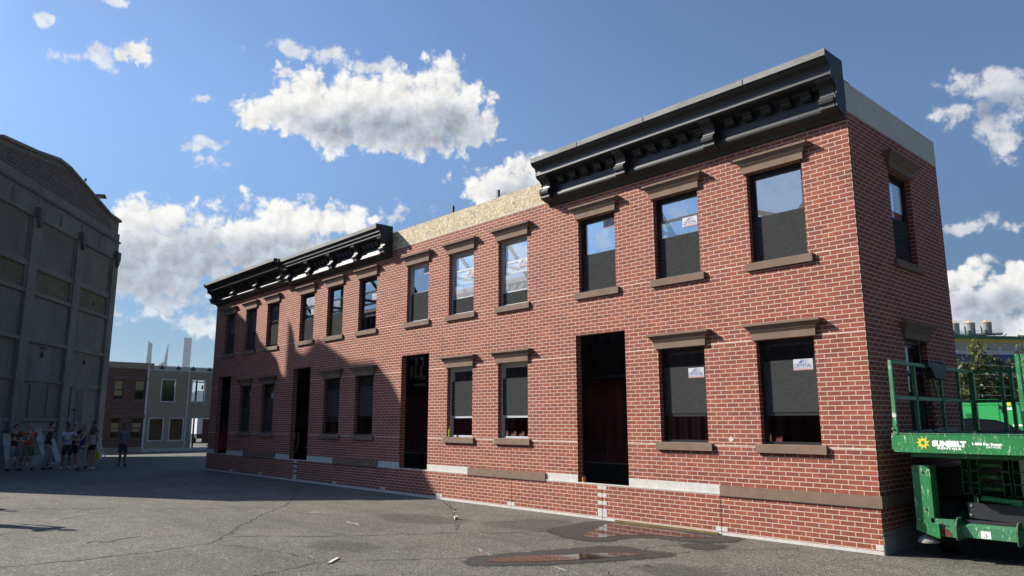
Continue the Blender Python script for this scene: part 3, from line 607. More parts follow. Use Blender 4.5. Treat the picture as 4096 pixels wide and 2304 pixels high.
# side wall of the corner house (plane x = 0, y 0..3.66)
TS = T_xplane(0.0)
mb = MB(TS); wall_holes(mb, .151, 3.66, .30, 6.245, [(1.375, 2.305, 1.40, 2.985), (1.375, 2.305, 4.21, 5.69)], .15)
mb.build('side_wall', M_brick, HA)
MB(TS).box(.0, 3.66, -.004, .05, 6.247, 6.715).build('side_fascia', M_greywood, HA)
MB(TS).box(-.02, 3.66, -.003, -.0005, .30, .61).build('side_base_wall', M_brickbase, HA)
MB(TS).box(-.018, 3.66, -.012, .15, .0, .235).box(-.018, 3.66, -.006, .15, .24, .30).build('side_skirting', mat('grey_skirting_board', (.27, .25, .22), .85, .12, 4, .2), HA)
MB(TS).box(0.001, 3.4, -.034, -.0005, .601, .754).build('side_stone_band', M_stone, HA)
MB(TS).box(.0, .25, .02, .25, 6.72, 6.76).build('roof_strip', M_steel, HA)
for z0, z1, lo_ in ((4.21, 5.69, None), (1.40, 2.985, 1.75)):
    window(HA, TS, 1.375, 2.305, z0, z1, False, lo_, (z0+.05, (z0+z1)/2), None); lintel(HA, TS, 1.375, 2.305, z1); sill(HA, TS, 1.375, 2.305, z0)
# steel posts and braces behind the facade
for hs, pst, br in ((HB, (-9.845, -8.125), ((-12.0, 5.63, -11.1, 4.65), (-9.95, 6.01, -8.6, 4.52), (-8.25, 6.07, -7.1, 4.54), (-10.4, 5.38, -8.7, 4.91), (-8.5, 5.38, -6.8, 4.82))), (HA, (-5.6, -1.9), ((-4.1, 6.3, -2.9, 4.2), (-3.9, 5.27, -2.6, 4.74), (-1.2, 4.9, -.6, 5.6), (-2.1, 5.3, -1.3, 5.0))),
                    (HC, (-15.2, -12.5), ((-18.2, 5.9, -17.0, 4.9), (-14.1, 5.96, -13.0, 5.03), (-18.1, 5.2, -16.4, 4.82), (-16.4, 5.28, -14.6, 4.92), (-14.5, 5.28, -12.6, 4.86))), (HD, (-22.9, -19.1), ((-24.0, 6.0, -22.8, 4.9),))):
    for x in pst: MB().box(x-.03, x+.03, .27, .33, 0.02, 7.04 if hs is HB else 6.6).build('post', M_steel, hs)
    for i, (xa, za, xb, zb) in enumerate(br): MB().bar((xa, .40+.06*i, za), (xb, .40+.06*i, zb), .045, .075).build('brace', M_steel, hs)
    x0 = {HA: -6.1, HB: -12.1, HC: -18.2, HD: -24.2}[hs]
    MB().box(x0, x0+6.0, .16, 1.35, 3.52, 3.56).build('light_blocking_deck', M_steel, hs)  # unseen deck added to keep sky light out of the gap
# ------------------------------------------------------------------ shipping containers behind the facade
def corrugated(mb, x0, x1, y, z0, z1, per=.28, dep=.036, s=1, m=0):
    x = x0; pts = []
    while x < x1:
        for dx, dd in ((0, 0), (.075, 0), (.14, dep), (.215, dep)): pts.append((min(x+dx, x1), y+s*dd))
        x += per
    pts.append((x1, y))
    for a, b_ in zip(pts, pts[1:]): mb.poly([(*a, z0), (*b_, z0), (*b_, z1), (*a, z1)], m)
def container(label, x0, x1, y0, y1, z0, z1, m, T=None, group=None):
    T = T or T_front; cxy = T((x0+x1)/2, (y0+y1)/2, z0)
    c = thing('shipping_container', label, 'container', cxy, group)
    mb = MB(T); corrugated(mb, x0+.1, x1-.1, y0+.03, z0+.12, z1-.1)
    mb.poly([(x0+.1, y0+.07, z0+.1), (x1-.1, y0+.07, z0+.1), (x1-.1, y1-.05, z0+.1), (x0+.1, y1-.05, z0+.1)])
    mb.poly([(x0+.1, y1-.05, z0+.1), (x1-.1, y1-.05, z0+.1), (x1-.1, y1-.05, z1-.02), (x0+.1, y1-.05, z1-.02)])
    for x in (x0+.03, x1-.03): mb.poly([(x, y0+.07, z0+.1), (x, y1-.05, z0+.1), (x, y1-.05, z1-.02), (x, y0+.07, z1-.02)])
    mb.poly([(x0+.03, y0+.03, z1-.02), (x1-.03, y0+.03, z1-.02), (x1-.03, y1-.03, z1-.02), (x0+.03, y1-.03, z1-.02)]); mb.build('body', m, c)
    for x in (x0, x1-.16):
        for y in (y0, y1-.16): MB(T).box(x, x+.16, y, y+.16, z0, z1).build('corner_post', m, c)
    for z in (z0, z1-.12):
        for y in (y0+.005, y1-.105): MB(T).box(x0+.161, x1-.161, y, y+.1, z+.005, z+.115).build('rail', m, c)
    return c
c1 = container('maroon container behind the doors of the two nearer houses', -12.25, -.2, 1.36, 3.72, .02, 2.60, M_maroon)
c2 = container('dark navy container on top of the maroon one, behind the nearer houses', -12.25, -.2, 1.36, 3.72, 2.61, 5.19, M_navy)
container('dark red container behind the shaded far houses, lower of its stack', -24.4, -12.35, 1.36, 3.72, .02, 2.60, mat('dark_red_container', (.10, .022, .02), .6, .2, 2, .1))
c4 = container('dark navy container on top of the dark red one behind the far houses', -24.4, -12.35, 1.36, 3.72, 2.61, 5.19, M_navy)

mb = MB()          # worn pale lettering on the navy side, seen through the door of the second house
mb.box(-13.06, -12.96, 1.345, 1.359, 2.95, 3.30).box(-12.83, -12.72, 1.345, 1.359, 3.30, 3.55).box(-12.86, -12.78, 1.345, 1.359, 2.95, 3.28).box(-12.80, -12.66, 1.345, 1.359, 2.92, 3.02)
mb.box(-12.60, -12.50, 1.345, 1.359, 2.88, 3.26).box(-12.50, -12.43, 1.345, 1.359, 3.24, 3.52).box(-12.44, -12.36, 1.345, 1.359, 2.88, 2.99).box(-12.86, -12.34, 1.345, 1.359, 2.71, 2.79)
mb.build('painted_lettering', M_trim, c4)

# ------------------------------------------------------------------ old concrete warehouse on the left
WA = rad(-35); WC = (-42.1, .43)
def T_w(a, n, z):      # a along the front, n negative = outward
    return (WC[0]+a*math.cos(WA)+n*math.sin(WA), WC[1]+a*math.sin(WA)-n*math.cos(WA), z)
wh = thing('warehouse', 'tall weathered concrete warehouse with boarded windows and stepped brick gable', 'warehouse', T_w(10, 0, gz(-35)))
def wb(name, m, *bx):
    mb = MB(T_w)
    for b_ in bx: mb.box(*b_)
    return mb.build(name, m, wh)
mb = MB(T_w)
mb.loops([[(-.25, 0, -.6), (20, 0, -.6), (17.7, 5, -.6), (2.3, 5, -.6)], [(-.25, 0, 10.2), (20.2, 0, 10.2), (17.7, 5, 10.2), (2.3, 5, 10.2)]])
mb.loops([[(-.25, .001, 10.2), (20.1, .001, 10.2), (18.9, 2, 10.2), (.9, 2, 10.2)], [(-.25, .001, 12.0), (19.1, .001, 12.0), (18.0, 2, 12.0), (.9, 2, 12.0)]])
mb.build('wall', M_concrete, wh)
PC = [.12, 4.6, 9.06, 13.5, 17.95]
for pc in PC:
    wb('pilaster', M_concrete_l, (pc-.36, pc+.36, -.20, 0, -.6, 10.97))
wb('frieze', M_concrete_l, (-.26, 19.1, -.12, 0, 10.98, 11.98))
wb('moulding', M_cdark, (-.28, 19.0, -.2, 0, 11.985, 12.10))
wb('parapet_band', M_concrete, (-.27, 18.85, -.10, .25, 12.105, 12.56))
gab = [(-.25, 12.565), (-.25, 13.37), (1.2, 13.39), (6.35, 14.33), (7.55, 14.36), (9.6, 13.98), (12.45, 13.60), (13.28, 13.5), (13.5, 13.1), (13.66, 13.2), (13.68, 15.0), (13.78, 14.9), (13.95, 14.2), (14.3, 14.3), (14.5, 14.6), (14.8, 15.1), (15.9, 15.12), (16.6, 15.6), (17.06, 15.38), (17.34, 15.0), (17.62, 14.43), (17.96, 13.8), (18.25, 13.55), (18.9, 12.565)]
mb = MB(T_w); mb.loops([[(a, 0, z) for a, z in gab], [(a, .3, z) for a, z in gab]]); mb.build('gable', M_concrete, wh)
bi = [(.86, 12.57), (.9, 12.75), (1.38, 13.2), (6.30, 14.12), (7.5, 13.98), (9.4, 13.74), (12.4, 13.28), (13.4, 13.1), (13.4, 12.57)]
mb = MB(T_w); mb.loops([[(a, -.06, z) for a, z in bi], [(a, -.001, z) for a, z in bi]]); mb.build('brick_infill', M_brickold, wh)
cp = [(-.3, 13.38), (1.2, 13.40), (6.35, 14.34), (7.55, 14.37), (9.6, 13.99), (12.45, 13.61)]
mb = MB(T_w); mb.loops([[(a, -.14, z-.09), (a, .35, z-.09), (a, .35, z+.05), (a, -.14, z+.05)] for a, z in cp]); mb.build('coping', M_concrete_l, wh)
for k in range(4):
    a0, a1 = PC[k]+.36, PC[k+1]-.36
    wb('upper_panel', M_stucco, (a0+.10, a1-.06, -.03, 0, 8.97, 10.90))
    wb('panel_surround', M_concrete_l, (a0, a0+.10, -.09, 0, 8.95, 10.97), (a1-.06, a1, -.09, 0, 8.95, 10.97), (a0, a1, -.12, 0, 8.80, 8.945))
    wf = wb('window_frame', M_concrete_l, (a0, a0+.14, -.13, 0, 7.66, 8.66), (a1-.12, a1, -.13, 0, 7.66, 8.66), (a0, a1, -.14, 0, 8.665, 8.795), (a0, a1, -.16, 0, 7.48, 7.655))
    MB(T_w).box(a0+.145, a1-.125, -.04, -.001, 7.66, 8.66).build('glazed_panel', M_wire, wf)
    wb('spandrel', M_concrete, (a0+.02, a1-.02, -.05, 0, 5.55, 7.45))
    wb('string_course', M_concrete_l, (a0, a1, -.16, 0, 5.36, 5.53))
    if k == 0:
        for p, q in ((.83, 1.95), (3.74, 4.2)): wb('boarded_window', M_stucco, (p, q, -.02, 0, 1.96, 3.46)); wb('sill', M_concrete_l, (p-.03, q+.05, -.12, 0, 1.82, 1.95))
        wb('blocked_doorway', M_concrete_l, (1.97, 3.72, -.08, 0, -.5, 3.5)); wb('block_infill', M_cdark, (2.3, 3.2, -.10, -.081, .3, 3.4))
        wb('lintel_strip', M_concrete_l, (.8, 4.24, -.1, 0, 3.51, 3.6))
    else:
        for p, q in ((a0+.06, a0+1.08), (a0+1.2, a0+2.75), (a0+2.87, a1-.06)): wb('boarded_window', M_stucco, (p, q, -.02, 0, 1.96, 3.46))
        for p in (a0+1.09, a0+2.76): wb('mullion', M_concrete_l, (p, p+.10, -.09, 0, 1.96, 3.46))
        wb('sill', M_concrete_l, (a0, a1, -.14, 0, 1.80, 1.95)); wb('plinth', M_concrete, (a0, a1, -.06, 0, -.5, 1.79))
    wb('lintel_strip', M_concrete_l, (a0, a1, -.08, 0, 3.61, 3.72))
    c_ = (a0+a1)/2   # diamond inlays on the frieze
    mb = MB(T_w)
    for zc in (11.62, 11.33): mb.loops([[(c_, n, zc-.2), (c_+.15, n, zc), (c_, n, zc+.2), (c_-.15, n, zc)] for n in (-.14, -.1201)])
    mb.build('diamond_inlay', M_cdark, wh)
for pc in PC[:4]:
    P = [(-.26, 11.42), (.26, 11.42), (.26, 11.0), (.16, 10.98), (.16, 10.75), (.06, 10.62), (0, 10.5), (-.06, 10.62), (-.16, 10.75), (-.16, 10.98), (-.26, 11.0)]
    mb = MB(T_w); mb.loops([[(pc+x, n, z) for x, z in P] for n in (-.34, -.281 if False else -.12)]); o = mb.build('shield_ornament', M_cdark, wh)
    mb = MB(T_w)
    for x in (-.12, 0, .12): mb.box(pc+x-.03, pc+x+.03, -.38, -.341, 10.75+abs(x), 11.3)
    mb.box(pc-.2, pc+.2, -.38, -.341, 11.31, 11.37); mb.build('ornament_ribs', M_concrete_l, o)
    mb = MB(T_w); mb.loops([[(pc, n, 11.62), (pc+.09, n, 11.75), (pc, n, 11.88), (pc-.09, n, 11.75)] for n in (-.14, -.1201)]); mb.build('diamond_inlay', M_cdark, wh)
wb('opening', M_gap, (6.92, 7.12, -.055, -.04, 4.75, 5.0)); wb('opening', M_gap, (2.42, 2.62, -.055, -.04, 4.75, 4.97)); wb('opening', M_gap, (6.75, 7.25, -.055, -.04, 5.16, 5.21)); wb('opening', M_gap, (2.0, 2.28, -.045, -.0405, 7.95, 8.15))
wb('wall_fitting', M_steel, (3.3, 3.42, -.2, -.081, 2.35, 2.42))
MB(T_w).cyl((9.6, -.12, 1.35), (3.6, -.12, 1.28), .02).build('hose_pipe', M_black, wh)
mb = MB(T_w); mb.bar((2.9, .1, 13.7), (2.9, .1, 13.95), .06).box(2.5, 2.95, -.2, .1, 13.95, 14.03).loops([[(2.35, -.25, 13.95), (2.65, -.25, 14.08), (2.65, .12, 14.08), (2.35, .12, 13.95)], [(2.30, -.25, 14.0), (2.60, -.25, 14.14), (2.60, .12, 14.14), (2.30, .12, 14.0)]])
tag(mb.build('floodlight', M_steel, loc=T_w(2.9, .1, 13.7)), 'dark floodlight on the sloping roof edge of the concrete warehouse', 'floodlight')
mb = MB(T_w); mb.bar((4.45, .1, 14.0), (4.25, .1, 14.42), .04).box(4.2, 4.35, 0, .2, 14.0, 14.08).lathe((0, 0, 0), [(0.001, 0), (.001, .001)]) if False else mb.bar((4.45, .1, 13.98), (4.25, .1, 14.42), .045).box(4.15, 4.55, 0, .2, 13.99, 14.1).box(4.2, 4.3, .05, .15, 14.38, 14.46)
tag(mb.build('antenna', M_steel, loc=T_w(4.4, .1, 14)), 'small tilted antenna on the warehouse roof edge beside the floodlight', 'antenna')

# ------------------------------------------------------------------ facades closing the yard at the back
XB = -53.07; TB = T_xplane(XB)
bh = thing('brick_house', 'distant brick house facade with taupe top board, between warehouse and siding house', 'house', (XB, 4, -.37))
bw = [(3.83, 4.44, .63, 2.04), (5.18, 5.87, .63, 2.04), (3.83, 4.44, 3.33, 4.69), (5.18, 5.85, 3.33, 4.69), (1.9, 2.55, .63, 2.04), (1.9, 2.55, 3.33, 4.69)]
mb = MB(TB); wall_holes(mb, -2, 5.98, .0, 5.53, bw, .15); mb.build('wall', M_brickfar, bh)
MB(TB).box(-2, 6.35, -.05, .15, 5.531, 5.95).build('top_board', M_taupe, bh)
MB(TB).box(-2, 5.98, -.02, .15, -.6, -.001).build('plinth', M_taupe, bh)
M_stonefar = mat('far_brownstone', (.13, .085, .07), .9, .1, 4, .2)
for a0, a1, z0, z1 in bw:
    mb = MB(TB); mb.box(a0, a0+.05, .05, .12, z0, z1).box(a1-.05, a1, .05, .12, z0, z1).box(a0+.05, a1-.05, .05, .12, z1-.05, z1).box(a0+.05, a1-.05, .05, .12, z0, z0+.05).box(a0+.05, a1-.05, .06, .11, (z0+z1)/2-.03, (z0+z1)/2+.03)
    w = mb.build('window', M_frame_black, bh)
    MB(TB).box(a0+.05, a1-.05, .085, .09, z0+.05, z1-.05).build('pane', M_glass_dull, w)
    if z0 < 1: MB(TB).box(a0+.06, a1-.06, .10, .11, z0+.45, z1-.35).build('painted_reflection', M_tan, w)  # tan sheet paints a sunlit reflection into the far panes
    else: MB(TB).box(a0+.06, a1-.06, .10, .11, z0+(.25 if a0 < 5 else .62), z1-.05).build('painted_reflection', M_tan, w)
    MB(TB).box(a0-.12, a1+.12, -.10, 0, z1+.02, z1+.22).build('lintel', M_stonefar, bh)
    MB(TB).box(a0-.06, a1+.06, -.05, 0, z0-.10, z0).build('sill', M_stonefar, bh)
sh = thing('siding_house', 'unfinished house facade in taupe siding with white trim and open window holes', 'house', (XB, 9, -.37))
swn = [(7.0, 7.88, 3.26, 4.79), (9.155, 10.06, 3.30, 4.83), (6.35, 7.24, .47, 1.99), (7.75, 8.65, .47, 1.99)]
mb = MB(TB); wall_holes(mb, 5.98, 13.5, -.1, 5.45, swn+[(9.3, 10.75, -.13, 2.02)], .15); 
mb.build('sheathing', M_siding, sh)
mb = MB(TB); z = -.1    # lapped boards
allh = swn+[(9.3, 10.75, -.13, 2.02)]
while z < 5.43:
    cuts = sorted([h[:2] for h in allh if h[2]-.1 < z+.05 < h[3]+.1]); x = 6.06
    for a, b_ in cuts+[(13.5, 14)]:
        if a-.07 > x: mb.poly([(x, -.008, z+.118), (a-.07, -.008, z+.118), (a-.07, -.052, z), (x, -.052, z)]); mb.poly([(x, -.052, z), (a-.07, -.052, z), (a-.07, -.006, z-.003), (x, -.006, z-.003)])
        x = b_+.07
    z += .118
mb.build('lap_siding', M_siding, sh)
MB(TB).box(5.98, 13.5, -.03, .15, 5.46, 5.80).build('house_wrap', M_wrapw, sh)
MB(TB).box(5.98, 13.5, -.03, .15, -.6, -.11).build('base_wrap', M_wrapw, sh)
MB(TB).box(5.94, 6.06, -.06, .15, -.12, 5.82).build('corner_trim', M_trim, sh)
MB(TB).box(8.82, 8.90, -.06, -.001, -.12, 5.46).box(8.84, 8.88, -.06, -.031, 5.46, 5.81).build('seam_trim', M_trim, sh)
for a0, a1, z0, z1 in swn:
    t_ = .075
    o = MB(TB).box(a0-t_, a0, -.06, .15, z0-t_, z1+t_).box(a1, a1+t_, -.06, .15, z0-t_, z1+t_).box(a0, a1, -.06, .15, z1, z1+t_).box(a0, a1, -.06, .15, z0-t_, z0).build('window_trim', M_trim, sh)
    MB(TB).box(a0, a0+.07, .16, .22, z0, z1).build('stud', M_ply, o)
MB(TB).box(9.23, 9.3, -.06, .15, -.1, 2.06).box(9.3, 10.75, -.05, .15, 2.02, 2.06).build('door_trim', M_trim, sh)
MB(TB).box(9.31, 9.36, .2, .4, -.4, 2.0).build('door_stud', M_ply, sh)
for y in (6.89, 8.04, 9.12, 10.33):
    P = [(-.20, .05), (-.21, .16), (-.13, .08), (-.09, .12), (-.07, .2), (0, .33), (.07, .2), (.09, .12), (.13, .08), (.21, .16), (.20, .05), (.14, -.02), (-.14, -.02)]
    mb = MB(TB); mb.loops([[(y+x, n, 5.58+z) for x, z in P] for n in (-.034, -.031)]); mb.build('crown_mark', M_ink, sh)
for y in (6.5, 7.7, 9.4): MB(TB).box(y, y+.5, -.032, -.0305, -.32, -.27).build('faint_print', M_taupe, sh)
container('brown boarded container standing behind the lower openings of the siding house', 2.2, 9.2, .9, 3.2, gz(-55), gz(-55)+2.55, M_ply, TB)
container('dark green container on top, behind the upper openings of the distant facades', 2.2, 9.2, .9, 3.2, gz(-55)+2.57, gz(-55)+5.45, M_green_c, TB)
MB(TB).box(9.6, 9.7, .5, .6, -.4, 5.4).box(10.0, 10.1, .4, .5, 4.2, 4.5).bar((9.2, .5, 4.75), (10.9, .5, 4.7), .08).build('steel_brace', M_steel, sh)
T_r = lambda a, n, z: (-71+.34*a-.94*n, 16.55+.94*a+.34*n, z)
container('dark maroon container beyond the open doorway of the siding house', 0, 6.06, 0, 2.4, gz(-70)+.25, gz(-70)+2.6, mat('dark_maroon_container', (.055, .010, .016), .7, .2, 2, .1), T_r)
tr_ = thing('box_truck', 'pale box truck parked far behind the doorway of the siding house', 'truck', (-83, 20.3, -.55))
mb = MB().box(-86, -80, 19.2, 21.4, .45, 2.6); mb.build('cargo_box', M_trim, tr_); MB().box(-86, -80.2, 19.3, 21.3, -.05, .44).build('chassis', M_black, tr_)
for x in (-84.8, -81.2): MB().cyl((x, 19.15, -.1), (x, 19.5, -.1), .45, n=16).build('wheel', M_black, tr_)
# ------------------------------------------------------------------ far skyline
M_tower = mat('pale_glass_tower', (.12, .17, .22), .4, .06, .02, 0)
M_tower2, t, b = nmat('white_grid_tower')
uv = nd(t, 'ShaderNodeUVMap'); br = nd(t, 'ShaderNodeTexBrick'); br.offset = 0; t.links.new(uv.outputs[0], br.inputs['Vector']); br.inputs['Scale'].default_value = 1; br.inputs['Brick Width'].default_value = 4.8; br.inputs['Row Height'].default_value = 4.8; br.inputs['Mortar Size'].default_value = .9
for k, v in (('Color1', (.12, .15, .18)), ('Color2', (.16, .19, .22)), ('Mortar', (.40, .40, .39))): br.inputs[k].default_value = (*v, 1)
t.links.new(br.outputs[0], b.inputs['Base Color'])
def sky_pos(azd, d=3200): return Vector((4.24+math.sin(rad(azd))*d, -10.5+math.cos(rad(azd))*d, 0))
def tower(name, label, azd, w, L, m, dp=None):
    p = sky_pos(azd); dp = dp or w; ra = rad(90-azd)-math.pi/2
    T = lambda a, n, z: (p.x+a*math.cos(ra)-n*math.sin(ra), p.y+a*math.sin(ra)+n*math.cos(ra), z)
    mb = MB(T); mb.loops([[(a0, 0, z0), (a1, 0, z0), (a1, dp, z1), (a0, dp, z1)] for a0, a1, z0, z1 in L])
    return tag(mb.build(name, m, loc=(p.x, p.y, 0)), label, 'skyscraper', 'far skyline towers')
tower('skyscraper', 'thin pale blue skyscraper, leftmost of the far towers', -73.98, 17, [(-9, 9, 0, 0), (-9, 9, 250, 250), (-7.5, 8, 252, 252), (-7.5, 8, 306, 306), (-7.5, -2, 306.5, 306.5), (-7.5, -3, 314, 314)], M_tower)
tower('skyscraper', 'low tower with slanted white roof, shortest on the skyline', -73.3, 30, [(-16, 16, 0, 0), (-16, 16, 212, 212), (15, 16, 236, 236)], mat('white_clad_tower', (.42, .44, .46), .5, .04, .02, 0))
tower('skyscraper', 'needle thin tapering grey skyscraper between the slanted roof and the square tower', -72.97, 15, [(-10, 9, 0, 0), (-9, 9, 150, 150), (-6, 9, 200, 200), (-3, 9, 240, 240), (0, 9, 262, 262), (3.5, 9, 285, 285), (6, 9, 300, 300), (8, 9, 308, 308)], mat('grey_stone_tower', (.27, .28, .29), .6, .1, .02, 0))
tower('skyscraper', 'tall square white gridded tower, tallest on the skyline', -71.58, 28, [(-14, 14, 0, 0), (-14, 14, 333, 333)], M_tower2)
random.seed(11)
for k in range(9):
    a_ = -73.5+k*.9; hgt = random.uniform(90, 150)
    if k in (0, 1, 2, 3, 4, 5): tower('skyscraper', f'hazy mid height city block low on the skyline behind the siding house', a_+2.4, 60, [(-40, 40, 0, 0), (-40, 40, hgt, hgt)], M_tower)

# ------------------------------------------------------------------ scissor lift
LF = thing('scissor_lift', 'green scissor lift parked against the side wall of the corner house', 'lift', (1.36, 1.6, 0))
mb = MB(); mb.prism([(.255, 1.586), (.247, 1.39), (.302, 1.349), (2.42, 1.345), (2.475, 1.39), (2.465, 1.586)], 'y', -.10, -.07); dp = mb.build('deck_panel', M_lift, LF)
MB().box(.262, 2.46, -.105, -.066, 1.583, 1.594).build('panel_lip', M_lift2, LF)
mb = MB(); cxs, czs = .635, 1.472
R_ = [(.052 if i % 2 == 0 else .088) for i in range(18)]
ring = []
for i in range(9):
    a0 = 2*math.pi*i/9
    ring += [(.050*math.cos(a0), .050*math.sin(a0)), (.088*math.cos(a0+.30), .088*math.sin(a0+.30)), (.055*math.cos(a0+.42), .055*math.sin(a0+.42))]
n_ = len(ring)
for i in range(n_):
    p, q = ring[i], ring[(i+1) % n_]; a_, b_ = [(.026*math.cos(math.atan2(v[1], v[0])), .026*math.sin(math.atan2(v[1], v[0]))) for v in (p, q)]
    mb.poly([(cxs+p[0], -.1012, czs+p[1]), (cxs+q[0], -.1012, czs+q[1]), (cxs+b_[0], -.1012, czs+b_[1]), (cxs+a_[0], -.1012, czs+a_[1])])
mb.build('sun_emblem', M_yellow, dp)
mb = MB()
text_polys(mb, 'SUNBELT', .088, (.742, -.1012, 1.437), (1, 0, -.008), (0, 0, 1), 0, .0075, .388)
text_polys(mb, 'RENTALS', .036, (.798, -.1012, 1.399), (1, 0, -.02), (0, 0, 1), 0, .0014, .272)
text_polys(mb, '1-800 No Sweat', .042, (1.195, -.1012, 1.457), (1, 0, -.01), (0, 0, 1), 0, .0024, .318)
text_polys(mb, '(667-9328)', .034, (1.343, -.1012, 1.424), (1, 0, -.01), (0, 0, 1), 0, .0006, .155)
mb.build('lettering', M_white, dp)
for x in (.262, 2.428): MB().box(x, x+.03, -.069, 3.25, 1.352, 1.580).build('deck_side', M_lift, LF)
MB().box(.293, 2.427, -.069, 3.25, 1.40, 1.43).build('deck_floor', M_greyboard, LF)
mb = MB(); mb.prism([(-.06, 1.585), (-.06, 1.592), (1.85, 1.66), (2.35, 1.665), (2.35, 1.585)], 'x', .296, .312).box(.33, 2.40, 3.18, 3.20, 1.43, 1.60); mb.build('toe_board', M_greyboard, LF)
MB().box(.45, 2.3, -.02, 3.1, 1.29, 1.35).build('deck_frame', M_lift, LF)
def post(x, y, z0=1.59, z1=2.53, w=.042, m=M_lift): return MB().box(x-w/2, x+w/2, y-w/2, y+w/2, z0, z1).build('guardrail_post', m, LF)
p0 = post(.315, -.085, 1.586, 2.55, .045, M_lift2)
MB().box(.294, .336, -.106, -.064, 2.5505, 2.58).build('post_cap', M_black, p0)
MB().box(.288, .343, -.112, -.058, 1.586, 1.735).build('post_sleeve', M_lift, LF)
MB().cyl((.288, -.114, 1.65), (.288, -.128, 1.65), .014).cyl((.33, -.113, 1.70), (.33, -.13, 1.70), .012).build('pin', M_pad, LF)
MB().box(.2915, .3385, -.1085, -.0615, 1.80, 1.845).build('tape', M_trim, LF)
for y in (.72, 1.77, 2.55): post(.315, y)
post(.33, 3.17, w=.075); post(.745, 3.19, w=.05); post(.875, 3.19, w=.05); post(2.40, 3.17); post(2.40, 1.6)
for z, h in ((2.535, .045), (2.06, .05)):
    MB().box(.294, .336, -.062, 3.13, z-h/2, z+h/2).build('guardrail', M_lift2, LF)
    MB().box(.372, 2.38, 3.15, 3.19, z-h/2, z+h/2).build('guardrail', M_lift, LF)
    MB().box(2.38, 2.42, -.02, 3.13, z-h/2, z+h/2).build('guardrail', M_lift, LF)
for x in (1.77, 1.832):
    p = MB().box(x-.021, x+.021, -.11, -.07, 1.86, 2.535).build('gate_post', M_lift, LF)
    MB().box(x-.0215, x+.0215, -.1105, -.0695, 2.536, 2.575).build('post_cap', M_black, p)
MB().cyl((1.832, -.111, 2.46), (1.832, -.135, 2.46), .012).cyl((1.832, -.111, 2.40), (1.832, -.135, 2.40), .012).build('bolt', M_pad, LF)
MB().bar((.315, 1.62, 2.06), (.315, 1.45, 2.38), .03).build('control_bracket', M_lift, LF)
mb = MB(); mb.prism([(1.16, 2.60), (1.88, 2.585), (1.88, 2.42), (1.80, 2.36), (1.40, 2.37), (1.28, 2.50), (1.16, 2.53)], 'x', .255, .375)
cb = mb.build('control_box', M_blackp, LF)
mb = MB()
for k in range(4): mb.box(.27, .36, 1.2+.17*k, 1.32+.17*k, 2.598, 2.625)
mb.build('switch_cover', M_black, cb); MB().box(.2505, .2548, 1.55, 1.68, 2.46, 2.51).build('label_plate', M_tan, cb)
pts = [Vector((.35+.04*math.cos(k*.9), 1.15+.012*k*.3, 2.03-.013*k)) for k in range(36)]
mb = MB()
for a, b_ in zip(pts, pts[1:]): mb.cyl(a, b_, .008, n=5)
mb.build('coiled_cable', M_black, LF)
for y in (.72, 1.05): MB().cyl((.31, y, 2.53), (.31, y, 2.95), .004, n=5).build('aerial_wire', M_pad, LF) if y > 1 else None
# chassis end with outrigger
def outrigger(x0, x1, flip=1):
    o = MB().box(x0, x1, .25, .47, .447, 1.160).build('outrigger_housing', M_lift, LF)
    MB().box(x0-.004, x1+.004, .246, .474, 1.1605, 1.168).build('housing_cap', M_lift2, o)
    xx = x0+.10 if flip > 0 else x1-.10
    for z in (1.09, .62): MB().cyl((xx+.02*flip, .2495, z), (xx+.02*flip, .235, z), .012, n=8).build('bolt', M_pad, o)
    MB().cyl((xx+.02*flip, .33, .28), (xx+.02*flip, .33, .445), .035).build('jack_stem', M_steel, LF)
    MB().lathe((xx+.0*flip, .33, .185), [(.13, 0), (.128, .02), (.10, .055), (.055, .085), (.035, .10)], 20).build('outrigger_pad', M_pad, LF)
outrigger(.339, .561); outrigger(2.16, 2.382, -1)
for P in ([(.345, .445), (.345, .345), (.60, .262), (.62, .262), (.62, .445)], [(2.376, .445), (2.376, .345), (2.10, .262), (2.08, .262), (2.08, .445)]): MB().prism(P, 'y', .215, .247).build('outrigger_bracket', M_lift, LF)
mb = MB(); mb.prism([(.52, .505), (.52, .29), (.82, .285), (.82, .478), (.78, .495)], 'y', .25, .36)
eb = mb.build('end_block', M_lift2, LF)
MB().cyl((.655, .2495, .425), (.655, .244, .425), .026, n=16).cyl((.715, .2495, .425), (.715, .244, .425), .008).build('hole', M_gap, eb)
MB().prism([(.62, .37), (.66, .395), (.72, .38), (.755, .33), (.75, .285), (.66, .29), (.64, .33)], 'y', .2475, .2498).build('rust_patch', mat('rust', (.10, .035, .018), .9, .3, 30, .2), eb)
MB().prism([(.25, .305), (.25, .445), (.31, .462), (.40, .462), (.40, .305)], 'x', .821, 2.08).build('bumper_beam', M_lift2, LF)
sk = MB().box(1.08, 1.188, .2478, .2497, .312, .398).build('decal', M_white, LF)
MB().bar((1.10, .2474, .39), (1.15, .2474, .345), .007, .002).bar((1.12, .2474, .395), (1.165, .2474, .36), .006, .002).box(1.10, 1.14, .247, .2476, .325, .33).box(1.14, 1.146, .247, .2476, .325, .37).box(1.14, 1.17, .247, .2476, .338, .342).build('decal_drawing', M_ink, sk)
